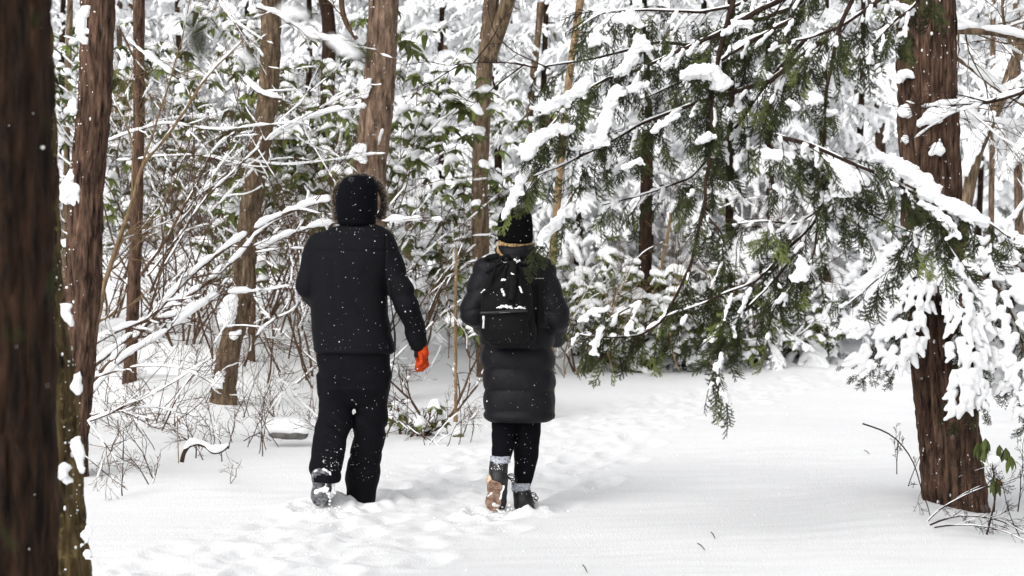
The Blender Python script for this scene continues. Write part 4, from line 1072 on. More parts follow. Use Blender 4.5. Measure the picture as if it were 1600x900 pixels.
# the clots of snow, each its own piece
Yc = 9.85
CL = [
 [(1068, 118, 12), (1090, 110, 15), (1112, 112, 16), (1128, 128, 14), (1126, 136, 10)],
 [(965, 140, 11), (953, 160, 13), (946, 190, 11), (940, 215, 10), (936, 226, 6), (948, 222, 6)],
 [(915, 128, 14), (905, 140, 14), (885, 155, 10), (862, 165, 11), (835, 168, 9)],
 [(893, 200, 9), (870, 200, 10), (848, 212, 12), (830, 228, 13), (822, 245, 10)],
 [(826, 262, 8), (815, 280, 9), (808, 300, 9), (795, 322, 9), (790, 332, 7)],
 [(1012, 75, 10), (1000, 62, 12), (985, 95, 12), (975, 108, 12), (962, 112, 7)],
 [(895, 322, 9), (880, 335, 10), (865, 352, 11), (850, 368, 8), (842, 380, 5)],
 [(925, 68, 9), (930, 55, 8), (938, 62, 7)],
 [(1198, 238, 10), (1218, 245, 13), (1240, 252, 14), (1262, 262, 13), (1256, 248, 10)],
 [(1306, 258, 14), (1318, 272, 19), (1326, 290, 19), (1340, 298, 13), (1312, 298, 12)],
 [(1376, 245, 10), (1395, 252, 15), (1420, 268, 17), (1445, 284, 16), (1462, 296, 12)],
 [(1440, 300, 12), (1468, 312, 13), (1490, 322, 15), (1515, 335, 15), (1538, 345, 11)],
 [(1440, 318, 8), (1465, 332, 9), (1484, 352, 10), (1498, 370, 7)],
 [(1252, 408, 12), (1256, 424, 13), (1245, 436, 6)],
 [(1268, 148, 10), (1278, 156, 11)], [(1296, 176, 7), (1302, 174, 7)],
 [(1092, 222, 8), (1104, 214, 9), (1112, 213, 7)],
 [(1188, 115, 9), (1200, 118, 8)], [(1400, 8, 8), (1412, 12, 9), (1422, 20, 7)], [(1414, 45, 7), (1402, 62, 7)],
 [(962, 30, 10), (985, 22, 9), (1000, 38, 8)], [(1050, 95, 8), (1040, 104, 8)], [(1170, 36, 9), (1150, 38, 8), (1135, 50, 7)],
 [(985, 505, 6), (980, 520, 7)], [(940, 512, 5), (930, 540, 7), (927, 552, 6)], [(905, 502, 6), (920, 490, 6), (950, 480, 6)],
 [(1230, 300, 7), (1210, 292, 7)], [(1230, 160, 7), (1244, 168, 7)], [(1060, 180, 7), (1035, 192, 7), (1020, 205, 6)], [(1082, 300, 6), (1075, 308, 5)],
 [(1010, 130, 7), (985, 140, 8)], [(1150, 340, 6), (1170, 352, 6)], [(1000, 250, 5), (975, 262, 5)], [(1160, 462, 6), (1140, 470, 5)], [(1215, 472, 6), (1225, 462, 6)],
]
cr_ = np.random.default_rng(6)
for k, ch in enumerate(CL):
    Yk = (9.25 if ch[0][0] > 1290 and ch[0][1] > 200 else 9.45 if ch[0][0] > 1190 else 9.75) + (0.45 if ch[0][0] < 900 and ch[0][1] > 300 else 0)
    px = FPX / Yk; A, B, ra, rb = [], [], [], []
    for a, b in zip(ch[:-1], ch[1:]):
        A.append(P(a[0], a[1], Yk)); B.append(P(b[0], b[1], Yk)); ra.append(a[2] / px * .70); rb.append(b[2] / px * .70)
        for q in range(4):                                     # little lobes sagging off the sides
            f = cr_.uniform(); c = A[-1] * (1 - f) + B[-1] * f; rr_ = (ra[-1] * (1 - f) + rb[-1] * f)
            dv = np.array([cr_.normal() * .9, cr_.normal() * .9, -abs(cr_.normal()) * .6]) * rr_
            A.append(c); B.append(c + dv * 1.9); ra.append(rr_ * .6); rb.append(rr_ * .32)
    V, Q = caps_mesh(A, B, ra, rb, .005, 1.12, .010, 46, seed=k); mb = MB(); mb.add(V, Q); put('snow_clot', mb, m_snow, HT)
# needle tufts poking from under the clots
host = link('under_sprays', None, HT) if False else None
k = 0
lm_ = [c for c in HT.children if c.name.startswith('limb')][0]
for ch in CL:
    Yk = (9.28 if ch[0][0] > 1290 and ch[0][1] > 200 else 9.48 if ch[0][0] > 1190 else 9.78) + (0.45 if ch[0][0] < 900 and ch[0][1] > 300 else 0)
    for a in ch:
        for q in range(2 if ch[0][0] > 830 else 0):
            o = link('spray', (SPR if ch[0][0] > 830 else SPR_L)[cr_.integers(0, 2)], HT)
            orient(o, P(a[0], a[1] + a[2] * .35, Yk), (cr_.normal() * .8 - .2, cr_.normal() * .6, -.5), cr_.uniform(-.5, .5), cr_.uniform(.4, .6), HTL)

# out-of-focus sprigs very near the lens, upper left
YS = 1.9
e = empty('near_sprig', P(470, -160, YS), 'blurred snow-dusted hemlock sprigs hanging close to the lens at the upper left', 'branch')
el = parent_world(e)
mb = MB()
for pts in ([(470, -160), (455, -40), (440, 15)], [(470, -160), (500, 20), (515, 60)], [(470, -160), (420, 0), (370, 78)], [(470, -160), (380, -60), (300, 20)]):
    L = resample(px_line(pts, YS), .01); mb.add(*tube(L, .0008, 5))
put('twig', mb, m_twig_dark, e)
for (px, py, dx, dy, s) in [(440, 15, 1.0, -.2, .13), (448, 18, 1, -.3, .12), (512, 62, 1, -.5, .17), (522, 66, 1, -.55, .17), (535, 75, 1, -.5, .13), (368, 76, 1, -.9, .13), (375, 82, 1, -.8, .10), (300, 20, .05, -1, .17), (302, 30, -.05, -1, .17), (298, 50, .1, -1, .12)]:
    o = link('spray', SPR[px % 4], e); orient(o, P(px, py, YS), (dx, .1, dy), .2, s, el, (0, -1, .2))
for ch in ([(440, 14, 5), (455, 18, 7), (478, 24, 4)], [(518, 62, 6), (538, 74, 8), (558, 86, 5)], [(374, 80, 5), (392, 98, 4)]):
    px = FPX / YS; V, Q = caps_mesh([P(c[0], c[1], YS - .01) for c in ch[:-1]], [P(c[0], c[1], YS - .01) for c in ch[1:]], [c[2] / px for c in ch[:-1]], [c[2] / px for c in ch[1:]], .0012); mb = MB(); mb.add(V, Q); put('snow_clot', mb, m_snow, e)

# falling snow
r_ = np.random.default_rng(90); mb = MB()
for k in range(650):
    Y = r_.uniform(6, 19); p = P(r_.uniform(-80, 1680), r_.uniform(-60, 880), Y)
    if p[2] < g1(p[0], p[1]) + .05: continue
    s = r_.uniform(.0008, .0030) * (1 if Y > 7 else .7); ico(p, (s, s, s), mb, 0, 5, k)
for k in range(70):
    Y = r_.uniform(2.6, 6); p = P(r_.uniform(0, 1600), r_.uniform(0, 800), Y); s = r_.uniform(.0005, .0011); ico(p, (s, s, s), mb, 0, 5, k)
tag(put('falling_snow', mb, m_snow), 'fine snowflakes drifting down through the air', None, None, 'stuff')

# odd twigs dropped on the smooth snow
for lab, a, b, Y in (('short dark twig lying alone on the smooth snow near the bottom edge', (1091, 848), (1100, 862), None), ('tiny dark bark scrap just above the lone fallen twig', (1112, 848), (1116, 844), None), ('small forked twig at the very bottom of the view, right of centre', (911, 889), (917, 897), None), ('crumb of bark lying on the snow left of the big shaggy trunk', (1352, 708), (1357, 711), None)):
    Y = CAM_H * FPX / (b[1] - HOR); A_, B_ = P(*a, Y), P(*b, Y)
    z0 = float(G(np.array([A_[0]]), np.array([Y]))[0]); e = empty('fallen_twig', (A_[0], Y, z0), lab, 'twig')
    L = np.array([[A_[0], Y + .04, z0 + .035], [(A_[0] + B_[0]) / 2, Y, z0 + .03], [B_[0], Y - .04, z0 + .015]]); mb = MB(); mb.add(*tube(L, [.0025, .003, .002], 5)); put('twig', mb, m_twig_dark, e)
# ------------------------------------------------------------------ people
def lofts(rows):
    Z, CX, AX, YC, YH = [], [], [], [], []
    for py, xl, xr, yc, yh in rows:
        a, b = P(xl, py, yc), P(xr, py, yc)
        Z.append(a[2]); CX.append((a[0] + b[0]) / 2); AX.append((b[0] - a[0]) / 2); YC.append(yc); YH.append(yh)
    o = np.argsort(Z)
    return [np.array(v)[o] for v in (Z, CX, AX, YC, YH)]
def sd_loft(X, Y, Z, rows, n=2.3, rnd=.0):
    z, cx, ax, yc, yh = lofts(rows)
    c, a, d, b = [np.interp(Z, z, v) for v in (cx, ax, yc, yh)]
    q = (np.abs((X - c) / a)**n + np.abs((Y - d) / b)**n)**(1 / n)
    dx = (q - 1) * np.minimum(a, b); dz = np.maximum(Z - z[-1], z[0] - Z)
    dx = dx + rnd; dz = dz + rnd
    return np.minimum(np.maximum(dx, dz), 0) + np.hypot(np.maximum(dx, 0), np.maximum(dz, 0)) - rnd
def sd_cap(X, Y, Z, a, b, ra, rb):
    a, b = np.asarray(a, float), np.asarray(b, float); d = b - a; L = d @ d
    t = np.clip(((X - a[0]) * d[0] + (Y - a[1]) * d[1] + (Z - a[2]) * d[2]) / L, 0, 1)
    return np.sqrt((X - a[0] - t * d[0])**2 + (Y - a[1] - t * d[1])**2 + (Z - a[2] - t * d[2])**2) - (ra + (rb - ra) * t), t
def smin(a, b, k):
    h = np.clip(.5 + .5 * (b - a) / k, 0, 1)
    return b * (1 - h) + a * h - k * h * (1 - h)
def folds(X, Y, Z, amp, fz, fx, seed):
    w = noise3(X * 2.5, Y * 2.5, Z * 2.5, seed) * .5
    r = 1 - 2 * np.abs(noise3(X * fx + w, Y * fx, Z * fz + w * 3 + X * 4, seed + 1))
    return amp * (r * .7 + .5 * noise3(X * fx * 2.2, Y * fx * 2.2, Z * fz * 1.8, seed + 2))
def solid(name, fn, lo, hi, h, mat, parent, label=None):
    V, Q = sdf_mesh(fn, lo, hi, h)
    mb = MB(); mb.add(V, Q)
    return put(name, mb, mat, parent, label=label)
def clothmat(name, col, rough, spec, scale=60, bump=.002, c2=None):
    m, nt, b = new_mat(name, col, rough, spec)
    ramp_noise(nt, b, [c * .75 for c in col], c2 or [c * 1.3 for c in col], scale, (1, 1, 1), 4, .35, .65, None, bump)
    return m
m_jacket = clothmat('black_jacket_cloth', (.0042, .0044, .0064), .8, .14, 90)
m_hood = clothmat('black_hood_cloth', (.003, .0032, .005), .9, .07, 90)
m_trouser = clothmat('black_trouser_cloth', (.0045, .0043, .0062), .85, .10, 90)
m_coat = clothmat('black_puffer_cloth', (.0055, .005, .007), .6, .18, 40)
m_pack = clothmat('backpack_fabric', (.0035, .0035, .004), .75, .15, 120)
m_knit = clothmat('black_knit', (.0035, .0033, .0035), .95, .05, 160, .004)
m_legging = clothmat('legging_cloth', (.003, .0028, .0045), .85, .08, 120)
m_boot = clothmat('boot_leather', (.012, .011, .011), .5, .4, 60)
m_sole = clothmat('rubber_sole', (.035, .034, .036), .7, .3, 60, .003, (.30, .31, .33))
m_soletan = clothmat('crepe_sole', (.22, .12, .085), .8, .2, 40, .003, (.42, .29, .22))
m_cream = clothmat('cream_suede', (.50, .40, .29), .9, .1, 60)
m_sock = clothmat('grey_wool', (.20, .22, .27), .95, .1, 90, .004, (.62, .64, .70))
m_glove = clothmat('orange_glove', (.50, .052, .010), .8, .12, 60)
m_skin, _, _ = new_mat('skin', (.55, .34, .25), .5)
m_hair = clothmat('blonde_hair', (.32, .19, .075), .5, .4, 90, .002, (.62, .42, .2))
m_fur = clothmat('fur_tan', (.12, .095, .075), .9, .1, 50, 0, (.50, .43, .37))
m_furdark, _, _ = new_mat('fur_brown', (.035, .026, .021), .9, .1)
m_metal, _nt2, _b2 = new_mat('zip_metal', (.75, .76, .78), .3, .5)
m_lace, _, _ = new_mat('lace_black', (.008, .008, .008), .8)
m_print, _, _ = new_mat('pale_print', (.45, .45, .47), .7)

def specks(parent, rows, n, yback, seed, size=.0022, name='clinging_snow', extra=()):
    """flecks of snow resting on the cloth facing us: shot onto the mesh from behind"""
    r_ = np.random.default_rng(seed); mb = MB()
    dg = bpy.context.evaluated_depsgraph_get()
    for k in range(int(n * .62)):
        i = r_.integers(0, len(rows) - 1); f = r_.uniform()
        py = rows[i][0] * (1 - f) + rows[i + 1][0] * f
        xl = rows[i][1] * (1 - f) + rows[i + 1][1] * f; xr = rows[i][2] * (1 - f) + rows[i + 1][2] * f
        a = P(r_.uniform(xl, xr), py, yback)
        hit = None
        for o in extra:
            ok, loc, nor, _ = o.ray_cast(Vector(a - np.array(parent_world(o)))  , Vector((0, 1, 0)))
            if ok:
                l = np.array(loc) + np.array(parent_world(o))
                if hit is None or l[1] < hit[1]: hit = l
        if hit is None: continue
        s = size * (.3 + r_.exponential(.36)); s = min(s, .0055)
        ico(hit + np.array([0, -s * .4, 0]), (s, s * .8, s), mb, 0, 5, k)
    return put(name, mb, m_snow, parent, kind='stuff')

# ---- the man
YM = 11.7
man = empty('person', (-.90, YM, g1(-.9, YM)), 'taller walker seen from behind in a black fur-hooded jacket with an orange glove', 'person')
J = [(350, 530, 590, YM, .095), (357, 512, 604, YM, .115), (368, 494, 618, YM, .13), (385, 486, 620, YM, .145), (410, 483, 614, YM - .01, .155), (450, 483, 607, YM - .01, .16),
     (500, 486, 610, YM, .165), (543, 489, 616, YM, .17), (553, 491, 615, YM, .165)]
def man_jacket(X, Y, Z):
    d = sd_loft(X, Y, Z, J, 2.6, .02)
    def seg(a, b, ra, rb, k):
        nonlocal d
        s, t = sd_cap(X, Y, Z, a, b, ra, rb); d = smin(d, s, k)
    seg(P(498, 384, YM), P(479, 447, YM - .04), .082, .070, .03)
    seg(P(479, 447, YM - .04), P(500, 478, YM + .22), .066, .052, .015)
    seg(P(600, 388, YM), P(636, 474, YM - .05), .086, .078, .03)
    seg(P(636, 474, YM - .05), P(655, 532, YM + .02), .076, .062, .02)
    zc = P(0, 543, YM)[2]
    d = d - .004 * np.exp(-((Z - zc + .012) / .02)**2)
    sm = np.exp(-((Z - P(0, 392, YM)[2]) / .006)**2) * (Y < YM)
    arm = smooth(P(608, 0, YM)[0], P(630, 0, YM)[0], X)
    xs_ = np.minimum(np.abs(X - P(488, 0, YM)[0]), np.abs(X - P(604, 0, YM)[0])); d = d + .005 * np.exp(-(xs_ / .006)**2) * smooth(P(0, 470, YM)[2], P(0, 440, YM)[2], Z) * (Y < YM) + .0055 * sm + .004 * np.exp(-((Z - zc) / .005)**2)
    return d + folds(X, Y, Z, .011, 4.5, 3.5, 3) + arm * folds(X, Y, Z + X * .6, .012, 13, 2.5, 33)
jk = solid('jacket', man_jacket, P(448, 572, YM) - [0, .36, 0], P(690, 335, YM) + [0, .38, 0], .0075, m_jacket, man)
HD = [(274, 548, 576, YM + .03, .06), (279, 537, 584, YM + .02, .10), (290, 529, 590, YM + .01, .125), (308, 525, 590, YM, .135), (330, 525, 590, YM, .135), (347, 527, 587, YM, .125), (353, 530, 586, YM, .11)]
def man_hood(X, Y, Z):
    d = sd_loft(X, Y, Z, HD, 2.2, .01)
    open_, _ = sd_cap(X, Y, Z, P(562, 308, YM + .10), P(566, 312, YM + .30), .078, .10)
    d = np.maximum(d, -open_)
    d = d + .004 * np.exp(-((Z - P(0, 343, YM)[2]) / .005)**2)
    return d + folds(X, Y, Z, .005, 7, 6, 8)
hd = solid('hood', man_hood, P(510, 366, YM) - [0, .2, 0], P(608, 262, YM) + [0, .26, 0], .006, m_hood, man)
# fur rim: a thick ruff of separate hairs round the hood opening
arc = resample(px_line([(526, 344, YM + .10), (521, 325, YM + .11), (522, 300, YM + .11), (532, 283, YM + .10), (550, 275, YM + .09), (568, 274, YM + .09), (584, 281, YM + .09), (596, 295, YM + .08), (601, 312, YM + .08), (599, 328, YM + .09), (592, 340, YM + .10)], YM), .012)
mb = MB(); rr = np.interp(np.linspace(0, 1, len(arc)), [0, .5, .75, 1], [.010, .014, .024, .018]); mb.add(*tube(arc, rr, 10), 0) if False else None
V, Q, T = tube(arc, rr, 10); mb.add(V, Q, T, 0)
r_ = np.random.default_rng(5); cen = P(560, 318, YM + .1)
N = 5200
ii = r_.integers(0, len(arc), N); base = arc[ii] + r_.normal(size=(N, 3)) * .005
out = base - cen; out[:, 1] *= .3; out /= np.linalg.norm(out, axis=1)[:, None]
wide = np.interp(ii / len(arc), [0, .45, .7, .9, 1], [.7, .7, 1.25, 1.3, 1])
dr = out * r_.uniform(.25, 1, (N, 1)) + r_.normal(size=(N, 3)) * .55 + np.array([0, -.35, -.1]); dr /= np.linalg.norm(dr, axis=1)[:, None]
Ln = r_.uniform(.014, .032, (N, 1)) * wide[:, None]
sd_ = np.cross(dr, r_.normal(size=(N, 3))); sd_ /= np.linalg.norm(sd_, axis=1)[:, None]
mid = base + dr * Ln * .55; tip = base + dr * Ln + np.array([0, 0, -.006]) * r_.uniform(0, 1, (N, 1))
V = np.stack([base - sd_ * .0012, base + sd_ * .0012, mid + sd_ * .0009, tip], 1).reshape(-1, 3)
mb.add(V, np.arange(N * 4).reshape(-1, 4), None, 1)
put('fur_trim', mb, [m_furdark, m_fur], man, False)
TR = [(546, 494, 612, YM, .14), (575, 496, 613, YM, .145), (605, 496, 611, YM, .14), (602, 497, 610, YM, .13), (616, 500, 606, YM + .005, .112), (628, 518, 590, YM + .01, .085), (636, 538, 570, YM + .02, .04)]
LL = [(585, 496, 560, YM, .135), (605, 496, 556, YM, .128), (625, 497, 553, YM, .105), (640, 496, 553.5, YM - .0, .10), (670, 491, 546.5, YM - .04, .10), (700, 487, 540.5, YM - .12, .10), (735, 484, 535, YM - .17, .105), (754, 487, 531, YM - .19, .10)]
RL = [(585, 550, 612, YM, .135), (605, 553, 611, YM + .01, .128), (625, 555, 608, YM + .03, .105), (640, 553, 606, YM + .04, .10), (680, 552, 601, YM + .08, .10), (715, 546, 597, YM + .10, .10), (738, 542, 593, YM + .10, .105), (776, 541, 588, YM + .10, .10), (790, 542, 587, YM + .10, .10)]
def man_trouser(X, Y, Z):
    d = sd_loft(X, Y, Z, TR, 2.4, .01)
    d = smin(d, np.minimum(sd_loft(X, Y, Z, LL, 2.3, .01), sd_loft(X, Y, Z, RL, 2.3, .01)), .035)
    kz = P(0, 665, YM)[2]
    return d + folds(X, Y, Z, .011, 9, 4, 14) + .016 * np.exp(-((Z - kz) / .12)**2) * noise3(X * 4, Y * 4, Z * 22 + X * 14, 15)
solid('trousers', man_trouser, P(470, 792, YM) - [0, .36, .02], P(630, 540, YM) + [0, .28, 0], .0075, m_trouser, man)
# strap hanging at the side of the jacket
mb = MB(); L = resample(px_line([(606, 440, YM - .13), (612, 480, YM - .14), (617, 520, YM - .12), (617, 555, YM - .10), (611, 590, YM - .11), (606, 612, YM - .12)], YM), .02)
mb.add(*tube(L, .0065, 6, .4)); put('drawcord', mb, m_lace, man)
# orange glove: right hand hanging, fingers curled towards the thigh
glove = None
W = lambda px, py, dy=0.0: P(px, py, YM + .02 + dy)
def man_glove(X, Y, Z):
    d, _ = sd_cap(X, Y, Z, W(659, 538), W(661, 552), .031, .033)
    pf = [((664, 556, .03), (667, 570, .035), (659, 577, .03), (652, 578, .02), .0135),
          ((662, 557, .008), (665, 571, .010), (657, 576, .006), (651, 576, .0), .0140),
          ((660, 557, -.016), (662, 570, -.020), (655, 574, -.022), (651, 572, -.02), .0135),
          ((658, 556, -.036), (659, 567, -.042), (654, 570, -.042), (651, 568, -.038), .0115)]
    for a, b, c, e, r in pf:
        q = [W(*v) for v in (a, b, c, e)]
        s, _ = sd_cap(X, Y, Z, q[0], q[1], r * 1.15, r); f = s
        s, _ = sd_cap(X, Y, Z, q[1], q[2], r, r * .95); f = smin(f, s, .004)
        s, _ = sd_cap(X, Y, Z, q[2], q[3], r * .95, r * .82); f = smin(f, s, .004)
        d = smin(d, f, .0025)
    s, _ = sd_cap(X, Y, Z, W(655, 549, .03), W(652, 560, .052), .015, .013); s2, _ = sd_cap(X, Y, Z, W(652, 560, .052), W(654, 569, .05), .013, .011)
    return smin(d, smin(s, s2, .004), .006) + .0015 * noise3(X * 60, Y * 60, Z * 60, 3)
solid('glove', man_glove, W(640, 590) - [0, .11, 0], W(680, 528) + [0, .11, 0], .0042, m_glove, man)
def g_cuff(X, Y, Z):
    d, _ = sd_cap(X, Y, Z, W(652, 540, -.012), W(650, 556, -.005), .016, .012)
    return d
solid('glove_palm', g_cuff, W(640, 566) - [0, .06, 0], W(662, 530) + [0, .05, 0], .004, m_lace, man)
# the trailing left boot: heel lifted, sole towards us, toe in the snow
def boot_upper(a_heel, a_toe, r):
    def f(X, Y, Z):
        d, _ = sd_cap(X, Y, Z, a_heel, a_toe, r, r * .85)
        s, _ = sd_cap(X, Y, Z, a_heel, a_heel + np.array([.0, .05, .05]), r, r * .9)
        return smin(d, s, .02) + .003 * noise3(X * 30, Y * 30, Z * 30, 3)
    return f
def sole_mesh(heel, toe, side, th, wh, wf, treads, mat, parent, name='sole', nrm=None):
    """outsole: an outline with a waist, extruded, with tread bars standing proud"""
    heel, toe = np.asarray(heel, float), np.asarray(toe, float)
    ax = toe - heel; Ln = np.linalg.norm(ax); ax /= Ln
    nrm = np.asarray(nrm, float); nrm -= ax * (nrm @ ax); nrm /= np.linalg.norm(nrm)
    sd = np.cross(ax, nrm)
    def w(t):
        return np.interp(t, [0, .06, .15, .28, .45, .62, .78, .92, 1], [.35, .8, 1, .95, .78, .95, 1.0, .7, .25]) * np.interp(t, [0, .4, .7, 1], [wh, (wh + wf) / 2, wf, wf])
    ts = np.linspace(0, 1, 26); mb = MB()
    o = [heel + ax * Ln * t + sd * w(t) for t in ts] + [heel + ax * Ln * t - sd * w(t) for t in ts[::-1]]
    o = np.array(o); n = len(o)
    V = np.concatenate([o, o + nrm * th, [o.mean(0)], [o.mean(0) + nrm * th]])
    k = np.arange(n); k2 = (k + 1) % n
    Q = np.stack([k, k2, k2 + n, k + n], 1)
    # faces as strips across
    q2 = [[i, i + 1, n - 2 - i, n - 1 - i] for i in range(25)]
    q3 = [[i + n, n - 1 - i + n, n - 2 - i + n, i + 1 + n] for i in range(25)]
    mb.add(V[:2 * n], np.concatenate([Q, q2, q3]))
    for i in range(treads):
        t = (i + .7) / (treads + .4)
        if .42 < t < .52: continue
        p = heel + ax * Ln * t + nrm * (th + .003); ww = w(t) * .86
        a, b = p - sd * ww, p + sd * ww
        mid = p + ax * .008
        L = np.array([a, mid, b]); mb.add(*tube(L, Ln * .016, 4, 1))
    return put(name, mb, mat, parent, False)
boot = link('boot', None, man); boot.location = (0, 0, 0)
hl, to = P(503, 742, 11.44), P(499, 782, 11.56)
solid('boot_upper', boot_upper(hl + [.02, .05, .0], to + [.01, .05, .01], .05), hl - [.12, .1, .25], hl + [.14, .22, .25], .007, m_boot, boot)
sole_mesh(hl + [0, .0, .035], to + [0, .0, -.02], None, .022, .056, .050, 9, m_sole, boot, nrm=(-.1, -1, -.25))
A = [P(492, 768, 11.42), P(506, 765, 11.43), P(505, 733, 11.42), P(488, 742, 11.40), P(513, 770, 11.44), P(520, 745, 11.46)]
B = [P(512, 764, 11.43), P(516, 742, 11.44), P(515, 738, 11.44), P(495, 734, 11.41), P(516, 782, 11.47), P(522, 770, 11.46)]
V, Q = caps_mesh(A, B, [.010, .007, .005, .004, .008, .006], [.009, .006, .005, .004, .008, .007], .0045, 1, .008, 60)
mb = MB(); mb.add(V, Q); put('caked_snow', mb, m_snow, boot)
b2 = solid('boot', lambda X, Y, Z: sd_loft(X, Y, Z, [(770, 550, 581, YM + .12, .07), (790, 550, 581, YM + .16, .12)], 2.3, .01), P(535, 796, YM) - [0, .2, 0], P(600, 760, YM) + [0, .35, 0], .01, m_boot, man)
# continuous body under the clothes
def body_fn(head, Yc, shl, shr, ell, elr, wl, wr, hips, kl, kr, fl, fr, s):
    hx = head
    def f(X, Y, Z):
        d, _ = sd_cap(X, Y, Z, hx, hx + np.array([0, .015, -.05]) * s, .088 * s, .070 * s)
        def add(a, b, ra, rb, k=.03):
            nonlocal d
            q, _ = sd_cap(X, Y, Z, a, b, ra, rb); d = smin(d, q, k)
        add(hx + np.array([.018, .083, -.02]), hx + np.array([.018, .098, -.045]), .010, .014, .012)     # nose
        add(hx + np.array([0.0, .06, -.095]), hx + np.array([0.03, .06, -.095]), .02, .02, .02)        # chin
        for e_ in (-.035, .06): 
            q, _ = sd_cap(X, Y, Z, hx + np.array([e_, .082, .0]), hx + np.array([e_ + .008, .083, .0]), .012, .012); d = np.maximum(d, -(q))
        for e_ in (-1, 1): add(hx + np.array([e_ * .088, 0, -.01]), hx + np.array([e_ * .088, .0, -.05]), .012, .010, .008)
        neck = hx + np.array([0, -.0, -.19 * s])
        add(hx + np.array([0, -.01, -.07]), neck, .05, .055)
        chest = (shl + shr) / 2 + np.array([0, 0, -.1]); 
        add(shl, shr, .055, .055); add(chest, hips, .11, .10, .06)
        add(shl, ell, .045, .038); add(ell, wl, .038, .026); add(shr, elr, .045, .038); add(elr, wr, .038, .026)
        hl_, hr_ = hips + np.array([-.07, 0, -.02]), hips + np.array([.07, 0, -.02])
        add(hl_, kl, .07, .045); add(hr_, kr, .07, .045); add(kl, fl, .042, .034); add(kr, fr, .042, .034)
        return d
    return f
bf = body_fn(P(558, 312, YM + .02), YM, P(505, 388, YM), P(598, 390, YM), P(481, 447, YM - .03), P(635, 472, YM - .04), P(500, 476, YM + .16), P(655, 534, YM + .02),
             P(553, 560, YM), P(526, 665, YM), P(577, 670, YM + .06), P(516, 740, YM - .15), P(565, 770, YM + .1), 1.0)
solid('body', bf, P(462, 785, YM) - [0, .3, 0], P(672, 262, YM) + [0, .3, 0], .0125, m_skin, man)
specks(man, J, 190, YM - .6, 4, extra=[jk])
specks(man, [(276, 540, 585), (350, 527, 588)], 40, YM - .6, 5, extra=[hd])
specks(man, [(385, 600, 640), (480, 620, 655), (530, 640, 668)], 60, YM - .6, 7, extra=[jk])
tro = [o for o in man.children if o.name.startswith('trousers')][0]
specks(man, [(556, 496, 612), (640, 497, 607), (740, 488, 596), (775, 541, 590)], 120, YM - .7, 6, extra=[tro])
specks(man, [(715, 489, 545), (750, 489, 543)], 110, YM - .7, 16, .003, extra=[tro])

# ---- the woman
YW = 11.6
wom = empty('person', (-.02, YW, g1(0, YW)), 'shorter walker seen from behind in a long black puffer coat and knitted beanie', 'person')
CO = [(398, 772, 842, YW, .10), (408, 760, 852, YW, .125), (420, 750, 860, YW, .14), (440, 744, 864, YW, .15), (480, 747, 862, YW, .155), (520, 751, 862, YW, .16), (560, 752, 865, YW, .17), (600, 756, 866, YW, .175), (640, 758, 866, YW, .175), (655, 762, 861, YW, .165)]
def wom_coat(X, Y, Z):
    d = sd_loft(X, Y, Z, CO, 2.5, .02)
    arms = None
    for a, b, ra, rb in ((P(760, 424, YW), P(741, 488, YW - .03), .078, .078), (P(741, 488, YW - .03), P(760, 514, YW + .22), .074, .055),
                         (P(846, 424, YW), P(867, 495, YW - .03), .082, .084), (P(867, 495, YW - .03), P(866, 527, YW + .12), .080, .062)):
        s, _ = sd_cap(X, Y, Z, a, b, ra, rb); arms = s if arms is None else smin(arms, s, .02)
    # quilted baffles
    z0 = P(0, 608, YW)[2]; per = .118
    zt = P(0, 655, YW)[2]
    ph = (Z - z0 + .006 * noise3(X * 5, 0, 0, 2)) / per
    baf = np.abs(np.sin(np.pi * ph))**.55
    pa = (Z - P(0, 470, YW)[2] + (X + .02) * np.sign(X) * .25) / .105
    baf_a = np.abs(np.sin(np.pi * pa))**.55
    low = smooth(P(0, 470, YW)[2], P(0, 540, YW)[2], Z)
    d = d - .016 * baf * (.35 + .65 * low) + .008
    arms = arms - .012 * baf_a + .006
    d = smin(d, arms, .018)
    d = d - .012 * np.exp(-((Z - zt - .025) / .03)**2)
    return d + folds(X, Y, Z, .004, 9, 7, 23) + .003 * noise3(X * 16, Y * 16, Z * 9, 27)
ct = solid('coat', wom_coat, P(705, 668, YW) - [0, .32, 0], P(902, 378, YW) + [0, .34, 0], .0068, m_coat, wom)
def wom_collar(X, Y, Z):
    d = sd_loft(X, Y, Z, [(381, 780, 832, YW + .03, .088), (388, 775, 836, YW + .02, .098), (400, 773, 839, YW + .01, .108), (408, 770, 843, YW, .11)], 2.2, .012)
    return d - .006 * np.abs(np.sin((Z - P(0, 395, YW)[2]) * 60)) + folds(X, Y, Z, .005, 8, 8, 5)
solid('collar', wom_collar, P(760, 420, YW) - [0, .18, 0], P(852, 372, YW) + [0, .2, 0], .006, m_coat, wom)
BE = [(322, 796, 817, YW + .02, .035), (327, 787, 825, YW + .02, .072), (336, 781, 830, YW + .02, .092), (352, 778, 832, YW + .02, .10), (368, 778, 832, YW + .02, .10), (379, 781, 830, YW + .02, .098)]
def beanie(X, Y, Z):
    d = sd_loft(X, Y, Z, BE, 2.15, .01)
    a = np.arctan2(Y - YW - .02, X - P(805, 0, YW)[0])
    d = d - .003 * np.abs(np.sin(a * 22)) - .004 * smooth(P(0, 366, YW)[2], P(0, 368, YW)[2], Z)
    return d + .003 * noise3(X * 14, Y * 14, Z * 14, 7)
bn = solid('beanie', beanie, P(770, 386, YW) - [0, .16, 0], P(842, 314, YW) + [0, .2, 0], .0042, m_knit, wom)
